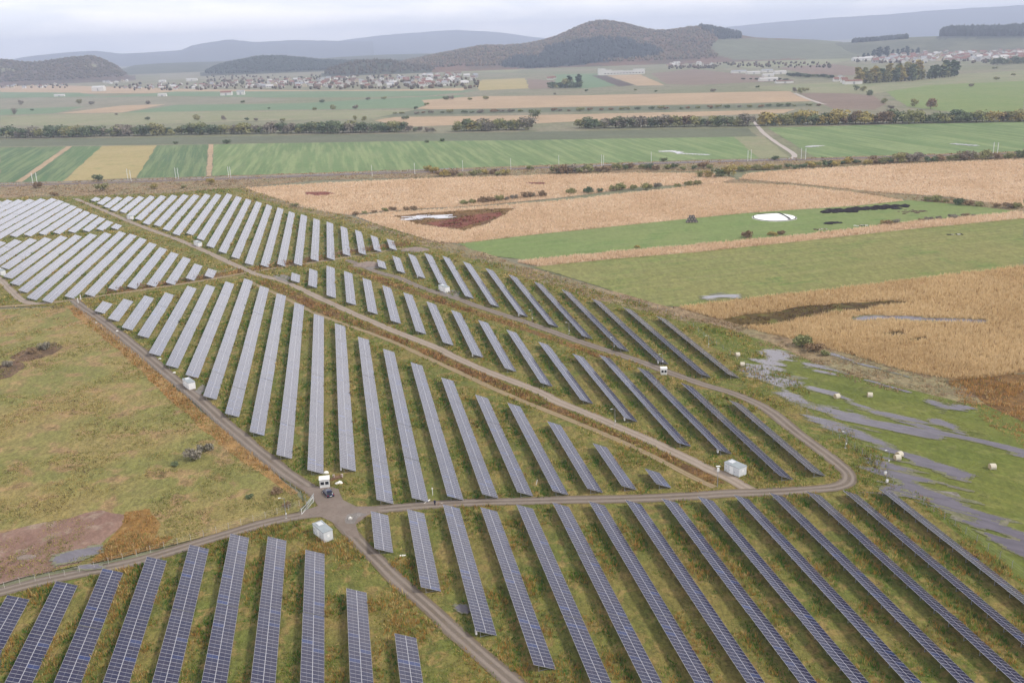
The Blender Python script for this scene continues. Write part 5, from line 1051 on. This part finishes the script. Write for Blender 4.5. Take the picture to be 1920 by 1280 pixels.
# ================================================================== VILLAGES
WALLS = [plain('render_white', (.56, .55, .53, 1), .8), plain('render_cream', (.46, .40, .30, 1), .8), plain('render_grey', (.34, .33, .33, 1), .8)]
TILES = {'red': plain('roof_tiles_red', (.19, .095, .075, 1), .8), 'brown': plain('roof_tiles_brown', (.15, .10, .08, 1), .8), 'grey': plain('roof_sheet_grey', (.26, .27, .30, 1), .6), 'pale': plain('roof_sheet_pale', (.45, .44, .44, 1), .6)}
HM = {}
def house_mesh(wi, rc, v):
    key = (wi, rc, v)
    if key in HM: return HM[key]
    l, wd, h, rh = ((10, 8, 5, 3.2), (14, 8, 3.6, 3), (9, 9, 6, 2.6))[v]
    q = MB(); q.box((0, 0, h/2), (l, wd, h), WALLS[wi]); a = l/2; b = wd/2; q.poly([(-a, -b, h), (-a, b, h), (-a, 0, h+rh)], WALLS[wi]); q.poly([(a, b, h), (a, -b, h), (a, 0, h+rh)], WALLS[wi]); wall = q.mesh('wall')
    q = MB()
    for s in (-1, 1):
        A = Vector((0, s*(b+.5), h-.35)); q.poly([(-a-.5, s*(b+.5), h-.3), (a+.5, s*(b+.5), h-.3), (a+.5, 0, h+rh+.12), (-a-.5, 0, h+rh+.12)], TILES[rc])
        q.poly([(-a-.5, s*(b+.5), h-.42), (a+.5, s*(b+.5), h-.42), (a+.5, s*(b+.5), h-.3), (-a-.5, s*(b+.5), h-.3)], TILES[rc])
    q.box((a*.4, b*.3, h+rh*.9), (.8, .8, 1.6), WALLS[2]); roof = q.mesh('roof')
    q = MB()
    for s in (-1, 1):
        for x in (-.3, .05, .33): q.box((x*l, s*(b+.03), h*.55), (1.2, .08, 1.4), M_glass)
    win = q.mesh('windows'); HM[key] = (wall, roof, win); return HM[key]
def far_houses(rest, sc, mixr):
    V = []; F = []; mi_ = []; mats = []
    for q, g_ in rest:
        wi = random.choice((0, 0, 0, 1, 2)); rc = random.choice(mixr); a_ = random.choice((0, .1, 1.6, 1.5, .4)); k_ = sc*random.uniform(.85, 1.15)
        for me in house_mesh(wi, rc, random.randrange(3))[:2]:
            b0 = len(V); V += [(g_[0]+k_*(w_.co.x*math.cos(a_)-w_.co.y*math.sin(a_)), g_[1]+k_*(w_.co.x*math.sin(a_)+w_.co.y*math.cos(a_)), k_*w_.co.z) for w_ in me.vertices]
            for p_ in me.polygons:
                mm = me.materials[p_.material_index]
                if mm not in mats: mats.append(mm)
                F.append([b0+i_ for i_ in p_.vertices]); mi_.append(mats.index(mm))
    me = bpy.data.meshes.new('distant_houses'); me.from_pydata(V, [], F)
    for mm in mats: me.materials.append(mm)
    for p_, i_ in zip(me.polygons, mi_): p_.material_index = i_
    o = bpy.data.objects.new('distant_houses', me); COL.objects.link(o); tag(o, 'crowded small houses in the back of the right town', 'houses', None, 'stuff')
def village(poly, n, where, group, sc=1.0, mixr=('red', 'red', 'brown', 'grey', 'pale'), things=999):
    P = []
    lo = np.min(poly, 0); hi = np.max(poly, 0); t = 0
    while len(P) < n and t < 20000:
        t += 1; q = np.array([random.uniform(lo[0], hi[0]), random.uniform(lo[1], hi[1])])
        if not inpoly(q[None], poly)[0]: continue
        g_ = at(*q)
        if all(np.hypot(*(g_-h_[1])) > 8.5*sc for h_ in P): P.append((q, g_))
    P.sort(key=lambda a: np.hypot(*a[1])); rest = P[things:]; P = P[:things]; P.sort(key=lambda a: a[0][0])
    if rest: far_houses(rest, sc, mixr)
    for i, (q, g_) in enumerate(P):
        rc = random.choice(mixr); wi = random.choice((0, 0, 0, 1, 2)); v = random.randrange(3)
        r = empty('house', (g_[0], g_[1], 0), random.choice((0, .1, 1.6, 1.5, .4)), '%s house with %s roof, %s from the left in %s' % (('white', 'cream', 'grey')[wi], rc, nth(i+1), where), 'house', group)
        r.scale = (sc*random.uniform(.85, 1.15),)*3
        for nm_, me in zip(('wall', 'roof', 'windows'), house_mesh(wi, rc, v)):
            o = bpy.data.objects.new(nm_, me); COL.objects.link(o); o.parent = r
village([(395, 158), (480, 152), (600, 150), (700, 146), (760, 142), (880, 140), (900, 150), (870, 160), (760, 165), (640, 166), (500, 166), (380, 166)], 176, 'the left village', 'houses of the left village', 1.3)
village([(215, 166), (300, 160), (390, 158), (380, 168), (240, 170)], 26, 'the village fringe', 'houses at the left village fringe', 1.0)
village([(0, 160), (60, 157), (130, 160), (120, 166), (0, 166)], 16, 'the far left hamlet', 'houses of the far left hamlet', 1.0)
village([(185, 155), (240, 152), (240, 157), (185, 158)], 8, 'the small hamlet above the fringe', 'houses of the small hamlet', 1.0)
village([(1590, 122), (1640, 112), (1700, 108), (1780, 104), (1860, 108), (1925, 103), (1925, 86), (1860, 86), (1780, 95), (1720, 104), (1660, 110), (1620, 116)], 22, 'the town edge', 'houses in front of the right town', 1.3)
village([(1640, 112), (1720, 98), (1780, 92), (1860, 84), (1925, 80), (1925, 112), (1850, 116), (1780, 117), (1700, 118), (1640, 119)], 230, 'the right town', 'houses of the right town', 1.6, ('red', 'red', 'red', 'brown', 'grey', 'pale'), 24)
village([(1560, 152), (1575, 150), (1590, 156), (1570, 157)], 4, 'the farmstead left of the poplars', 'farmstead houses', 1.2, ('red', 'grey'))
village([(1028, 150), (1044, 147), (1044, 152)], 2, 'the farm by the poplar clump', 'farm houses', 1.1, ('red',))
village([(1250, 122), (1345, 119), (1345, 123), (1250, 126)], 12, 'the row under the big hill', 'houses under the big hill', 1.3, ('pale', 'brown'))
# gardens and street trees of the villages: too many and too small to tell apart
vt = []
for lo_, hi_, n_ in (((380, 143), (900, 168), 420), ((215, 158), (390, 170), 60), ((0, 157), (130, 166), 40), ((1600, 84), (1925, 119), 420), ((1340, 118), (1560, 128), 90), ((1250, 124), (1345, 130), 50)):
    for _ in range(n_):
        u_, v_ = random.uniform(lo_[0], hi_[0]), random.uniform(lo_[1], hi_[1]); g_ = at(u_, v_); vt.append((g_[0], g_[1], random.uniform(2, 4)))
vt = np.array(vt); crown_blobs('village_trees', vt, RNG.uniform(2.5, 5.5, len(vt)), pal[RNG.integers(0, 5, len(vt))]*.75, 'small garden trees scattered through the far villages', M_canopy, 1.1)
def shed(px, ln, wd, h, label, roof='pale', rz=0.1, wi=0):
    p = at(*px); r = empty('farm_shed', (p[0], p[1], 0), rz, label, 'shed', None); q = MB(); q.box((0, 0, h/2), (ln, wd, h), WALLS[wi])
    q.poly([(-ln/2, -wd/2, h), (-ln/2, wd/2, h), (-ln/2, 0, h+wd*.16)], WALLS[wi]); q.poly([(ln/2, wd/2, h), (ln/2, -wd/2, h), (ln/2, 0, h+wd*.16)], WALLS[wi]); q.build('wall', r)
    q = MB()
    for s in (-1, 1): q.poly([(-ln/2-.4, s*(wd/2+.5), h-.15), (ln/2+.4, s*(wd/2+.5), h-.15), (ln/2+.4, 0, h+wd*.16+.1), (-ln/2-.4, 0, h+wd*.16+.1)], TILES[roof])
    q.build('roof', r)
    q = MB(); q.box((0, -wd/2-.05, h*.4), (4, .1, h*.75), M_steel); q.build('door', r)
for a in (((1385, 137), 40, 14, 5, 'longest grey farm shed at the left of the yard', 'grey'), ((1412, 139), 34, 14, 5, 'second pale farm shed in the yard', 'pale'), ((1438, 136), 30, 14, 6, 'grey farm shed behind the second one', 'grey'), ((1440, 144), 26, 12, 5, 'white farm shed in the middle of the yard', 'pale'), ((1462, 139), 30, 14, 6, 'pale farm shed at the right of the yard', 'pale'),
          ((1440, 152), 40, 14, 5, 'low white farm shed in front of the yard', 'pale'), ((1470, 156), 36, 12, 4, 'dark low shed at the front right of the yard', 'brown'), ((1598, 158), 34, 14, 6, 'long white house with red roof beside the poplars', 'red'), ((1615, 114), 60, 24, 8, 'white hall at the left of the right town', 'pale'), ((1632, 112), 44, 24, 8, 'second white hall in the right town', 'pale'), ((1658, 109), 60, 24, 8, 'widest white hall in the right town', 'pale'), ((1870, 112), 60, 30, 9, 'big pale hall at the right side of the town', 'pale'),
          ((26, 150), 60, 20, 8, 'long white shed under the left hill', 'pale'), ((305, 155), 24, 14, 7, 'white barn above the village fringe', 'pale'), ((360, 152), 40, 14, 7, 'long pale barn behind the left village', 'pale'), ((186, 171), 34, 26, 11, 'big cream building at the left of the plain', 'pale'), ((112, 181), 26, 10, 4, 'low white shed at the left of the plain', 'pale'), ((305, 181), 20, 12, 5, 'white shed on the low bank', 'pale'), ((425, 179), 26, 20, 7, 'peach coloured barn on the low bank', 'red'), ((452, 178), 18, 14, 8, 'white barn with a dark tree beside it', 'grey'), ((1735, 147), 30, 16, 6, 'pale shed inside the gap of the poplar wood', 'pale')):
    shed(*a)
p = at(1162, 140); r = empty('factory', (p[0], p[1], 0), .05, 'long white factory in front of the big wooded hill', 'factory'); q = MB()
for x, ln, h in ((-52, 20, 17), (-34, 18, 13), (-8, 36, 10), (25, 32, 9), (56, 30, 13)): q.box((x, 0, h/2), (ln-.2, 26, h), WALLS[0])
q.build('wall', r); q = MB()
for x, ln, h in ((-52, 20, 17), (-34, 18, 13), (-8, 36, 10), (25, 32, 9), (56, 30, 13)): q.box((x, 0, h+.25), (ln, 26.6, .5), TILES['pale'])
q.build('roof', r); q = MB()
for x in range(-44, 70, 9): q.box((x, -13.05, 4), (5, .1, 2), M_glass)
q.build('windows', r)

# ================================================================== GRASS AND REEDS
def grass_mat():
    k = NT('grass_blades'); a = k.n.new('ShaderNodeAttribute'); a.attribute_name = 'Col'; k.base(a.outputs['Color']); k.b.inputs['Specular IOR Level'].default_value = .08
    tr = k.n.new('ShaderNodeBsdfTranslucent'); k.l.new(a.outputs['Color'], tr.inputs[0]); ms = k.n.new('ShaderNodeMixShader'); ms.inputs[0].default_value = .42
    k.l.new(k.b.outputs[0], ms.inputs[1]); k.l.new(tr.outputs[0], ms.inputs[2]); k.l.new(ms.outputs[0], k.n['Material Output'].inputs[0]); return k.m
M_blade = grass_mat()
def scatter(poly, rho, d0=200.0, dmax=900, fall=2.0):
    poly = np.asarray(poly); lo = np.maximum(poly.min(0), [-420, 95]); hi = np.minimum(poly.max(0), [520, dmax]); area = np.prod(hi-lo); out = []
    n = int(area*rho); n = min(n, 6_000_000)
    P = RNG.uniform(lo, hi, (n, 2)); d = np.hypot(*P.T); P = P[RNG.random(n) < np.minimum(1, (d0/d)**fall)]
    uvp = proj(np.c_[P, P[:, :1]*0]); P = P[(uvp[:, 0] > -60) & (uvp[:, 0] < 1980) & (uvp[:, 1] < 1340)]
    return P[inpoly(P, poly)]
def tufts(name, P, h, wd, col, label, nb=4, lean=.6, cat='grass', z=0.0, var=.22):
    n = len(P); h = np.broadcast_to(h, (n,)); wd = np.broadcast_to(wd, (n,))
    A = RNG.uniform(0, 2*np.pi, (n, nb)); B = RNG.uniform(0, 2*np.pi, (n, nb)); ro = RNG.random((n, nb))*.5
    bx = P[:, None, 0]+np.cos(A)*ro*wd[:, None]; by = P[:, None, 1]+np.sin(A)*ro*wd[:, None]
    hw = wd[:, None]*RNG.uniform(.16, .34, (n, nb)); dx = np.cos(B)*hw; dy = np.sin(B)*hw
    hh = h[:, None]*RNG.uniform(.6, 1.1, (n, nb)); lx = np.cos(A)*lean*hh*RNG.uniform(.1, 1, (n, nb)); ly = np.sin(A)*lean*hh*RNG.uniform(.1, 1, (n, nb))
    V = np.empty((n, nb, 3, 3)); V[:, :, 0] = np.stack([bx-dx, by-dy, bx*0+z], -1); V[:, :, 1] = np.stack([bx+dx, by+dy, bx*0+z], -1); V[:, :, 2] = np.stack([bx+lx, by+ly, z+hh], -1)
    cc = np.repeat((col[:, None, :]*RNG.uniform(1-var, 1+var, (n, nb, 1)))[:, :, None, :], 3, 2)
    o = tris(name, V.reshape(-1, 3), np.arange(n*nb*3).reshape(-1, 3), M_blade, cc.reshape(-1, 3)); tag(o, label, cat, None, 'stuff'); return o
def offroad(P, m=.0):
    k = np.ones(len(P), bool)
    for key, (pl, wd) in ROADS.items(): k &= dline(P, pl) > wd*.5+m-RNG.random(len(P))*.5
    k &= dline(P, RAIL) > 4.5
    return k & ~inpoly(P, XINGg)
def rowpos(P):
    """signed distance across the nearest row (negative = behind the high edge), 99 where no row is near"""
    c = P@UV_V; s = P@UV_U; out = np.full(len(P), 99.)
    for rc, s1, s2, b in ROWPTS:
        q = c-rc; mk = (s > s2-.5) & (s < s1+.5) & (q > -3.4) & (q < 4.3); out[mk] = q[mk]
    return out
def pick(cols, *fields): # cols: list of rgb (photo values), fields: weights per colour
    W = np.stack(fields, 1); W = np.clip(W, 0, None)+1e-6; W /= W.sum(1, keepdims=True); cum = W.cumsum(1); r = RNG.random(len(W))[:, None]
    i = np.minimum((r > cum).sum(1), len(cols)-1); return np.array([C(*c)[:3] for c in cols])[i]*GB
GB = 1.5
def nz(P, sc, seed, o=3): return np.clip((vnoise(P[:, 0], P[:, 1], sc, seed, o)-.5)*3.2+.5, 0, 1)
P = scatter(SITEg, 4.2); P = P[offroad(P)]; q = rowpos(P)
P = P[~((q > .2) & (q < 3.4) & (RNG.random(len(P)) < .75))]; q = rowpos(P); d = np.hypot(*P.T)
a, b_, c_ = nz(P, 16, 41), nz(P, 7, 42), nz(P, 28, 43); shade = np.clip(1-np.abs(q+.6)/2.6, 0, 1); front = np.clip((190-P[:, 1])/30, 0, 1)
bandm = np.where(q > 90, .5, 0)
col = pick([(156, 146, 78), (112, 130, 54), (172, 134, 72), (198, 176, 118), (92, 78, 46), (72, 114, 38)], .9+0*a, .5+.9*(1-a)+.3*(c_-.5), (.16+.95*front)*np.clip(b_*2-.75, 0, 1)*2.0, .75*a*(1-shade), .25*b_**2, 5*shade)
hgt = np.where((q > -.4) & (q < 3.9), .35, .30+(.5+.35*front)*b_)*(1+.2*RNG.standard_normal(len(P))); hgt = np.clip(hgt, .1, 1.3)
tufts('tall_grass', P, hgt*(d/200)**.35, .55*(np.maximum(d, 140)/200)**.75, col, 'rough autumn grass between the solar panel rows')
P = scatter(MEADg, 3.2); P = P[offroad(P)]; d = np.hypot(*P.T); a, b_, c_ = nz(P, 34, 51), nz(P, 9, 52), nz(P, 60, 53)
col = pick([(176, 160, 104), (140, 142, 80), (192, 162, 120), (112, 112, 60), (100, 82, 60)], .9+0*a, 1.2*a, .9*(1-a)*c_*1.4, .5*b_*a, .22*np.clip(b_-.6, 0, 1)*2)
tufts('meadow_grass', P, np.clip(.22+.4*b_, .1, .8)*(d/200)**.3, .6*(np.maximum(d, 140)/200)**.75, col, 'dry matted grass of the left meadow', lean=1.1)
P = scatter(FLOODg, 2.6); W = np.concatenate(WATER_PTS); d = np.hypot(*P.T)
cellw = set(map(tuple, np.floor(W/1.1).astype(int))); wm = np.array([tuple(x) in cellw for x in np.floor(P/1.1).astype(int)]); P = P[~wm | (RNG.random(len(P)) < .22)]; d = np.hypot(*P.T); a, b_ = nz(P, 26, 61), nz(P, 6, 62)
col = pick([(132, 138, 62), (118, 128, 56), (158, 158, 92), (98, 108, 46)], 1+0*a, 1.0*a, .8*(1-a), .7*b_)
tufts('wet_grass', P, .16+.22*b_, .55*(np.maximum(d, 140)/200)**.75, col, 'short bright grass of the flooded meadow', nb=3, lean=1.2)
ditch_tags = [o for o in bpy.data.objects if o.get('label') and (o.name.startswith('ditch') or o.name.startswith('verge') or o.name.startswith('marsh'))]
def hull(o): # outline of a patch in ground metres
    me = o.data; return [np.array([me.vertices[i].co[:2] for i in p.vertices]) for p in me.polygons]
def sample_tris(o, rho, d0=260, fall=2.0):
    T = hull(o); out = []
    for t in T:
        ar = abs(np.cross(t[1]-t[0], t[2]-t[0]))/2; c = t.mean(0); dd = max(np.hypot(*c), 60); n = RNG.poisson(min(ar*rho*min(1, (d0/dd)**fall), 60000)); r = RNG.random((n, 2)); f = r.sum(1) > 1; r[f] = 1-r[f]
        out.append(t[0]+r[:, :1]*(t[1]-t[0])+r[:, 1:]*(t[2]-t[0]))
    P = np.concatenate(out) if out else np.zeros((0, 2)); return P
PAL = {'brown': [(168, 128, 82), (134, 98, 64), (196, 160, 110), (112, 92, 58), (150, 140, 86)], 'rust': [(186, 146, 92), (168, 128, 78), (198, 168, 120), (146, 126, 74), (128, 114, 68)], 'dark': [(96, 78, 48), (118, 96, 52), (130, 126, 64), (78, 62, 44), (150, 124, 76)], 'red': [(136, 66, 58), (120, 60, 52), (150, 84, 68), (104, 66, 54), (112, 78, 60)], 'scrub': [(174, 150, 118), (150, 126, 100), (192, 168, 134), (130, 118, 86), (152, 142, 102)]}
for o in ditch_tags:
    lb = o['label']; pal_ = 'dark' if 'floor' in lb or 'rough brown band' in lb else 'rust' if ('rust' in lb) else 'red' if 'red' in lb else 'dark' if o.name.startswith('marsh') else 'brown' if o.name.startswith('ditch') else 'scrub'
    P = sample_tris(o, 1.5); P = P[offroad(P, .2)]
    if len(P) < 5: continue
    d = np.hypot(*P.T); b_ = nz(P, 6, 71); hgt = (.45+.9*b_)*(.6 if pal_ == 'scrub' else 1)*(.5 if pal_ in ('red', 'dark') else 1)
    a = nz(P, 12, 72); col = pick(PAL[pal_], .8+0*a, .9*a, .7*(1-a), .5*b_, .5*(1-b_))
    tufts('weeds', P, hgt*(d/250)**.3, .6*(np.maximum(d, 150)/250)**.8, col, 'weeds growing on the %s' % lb, nb=4, lean=.5, cat='weeds')
marsh = [hull(o) for o in ditch_tags if o.name.startswith('marsh') or 'brown scrub strip' in o['label']]
mtri = [t for m_ in marsh for t in m_]
pools = [hull(o) for o in bpy.data.objects if o.get('label') in ('white pool beside the red marsh',)]; mtri += [t for m_ in pools for t in m_]
wcell = set(map(tuple, np.floor(W/2.0).astype(int)))
for nm_, poly, rho, d0, hg, wd_, pal_, sd in (('upper', R1g, 1.3, 420, 1.3, 1.1, 0, 1), ('middle', R2g, 1.3, 420, 1.3, 1.1, 0, 2), ('right', R3g, 1.3, 420, 1.3, 1.1, 0, 3), ('narrow', R5g, 1.5, 420, 1.6, 1.0, 0, 4), ('near', R4g, 3.0, 280, 1.7, .8, 1, 5)):
    P = scatter(poly, rho, d0, 1200)
    for t in mtri:
        if len(P): P = P[~inpoly(P, t)]
    P = P[np.array([tuple(x) not in wcell for x in np.floor(P/2.0).astype(int)])]
    d = np.hypot(*P.T); a, b_ = nz(P, 30, 80+sd), nz(P, 8, 90+sd)
    cols = [(226, 200, 170), (216, 190, 158), (234, 214, 188), (196, 166, 134)] if not pal_ else [(214, 188, 144), (200, 172, 128), (226, 202, 160), (172, 142, 102)]
    col = pick(cols, 1+0*a, .8*a, .7*(1-a), .15*b_)
    tufts('reeds', P, hg*(.85+.25*b_), wd_*(np.maximum(d, 250)/400)**.6, col, 'dry reeds standing in the %s reed field' % nm_, nb=4, lean=.6, cat='reeds', var=.1)

# ================================================================== HAZE
k = bpy.data.materials.new('haze_air'); k.use_nodes = True; t = k.node_tree; t.nodes.clear()
out = t.nodes.new('ShaderNodeOutputMaterial'); pv = t.nodes.new('ShaderNodeVolumePrincipled'); t.links.new(pv.outputs[0], out.inputs['Volume'])
pv.inputs['Color'].default_value = (.66, .75, .98, 1); pv.inputs['Density'].default_value = 1.12e-4; pv.inputs['Anisotropy'].default_value = 0.0
q = MB(); q.box((0, 8800, 224), (31000, 19000, 450), k); hz = q.build('haze'); tag(hz, 'thin blue autumn haze over the plain', 'haze', None, 'stuff')
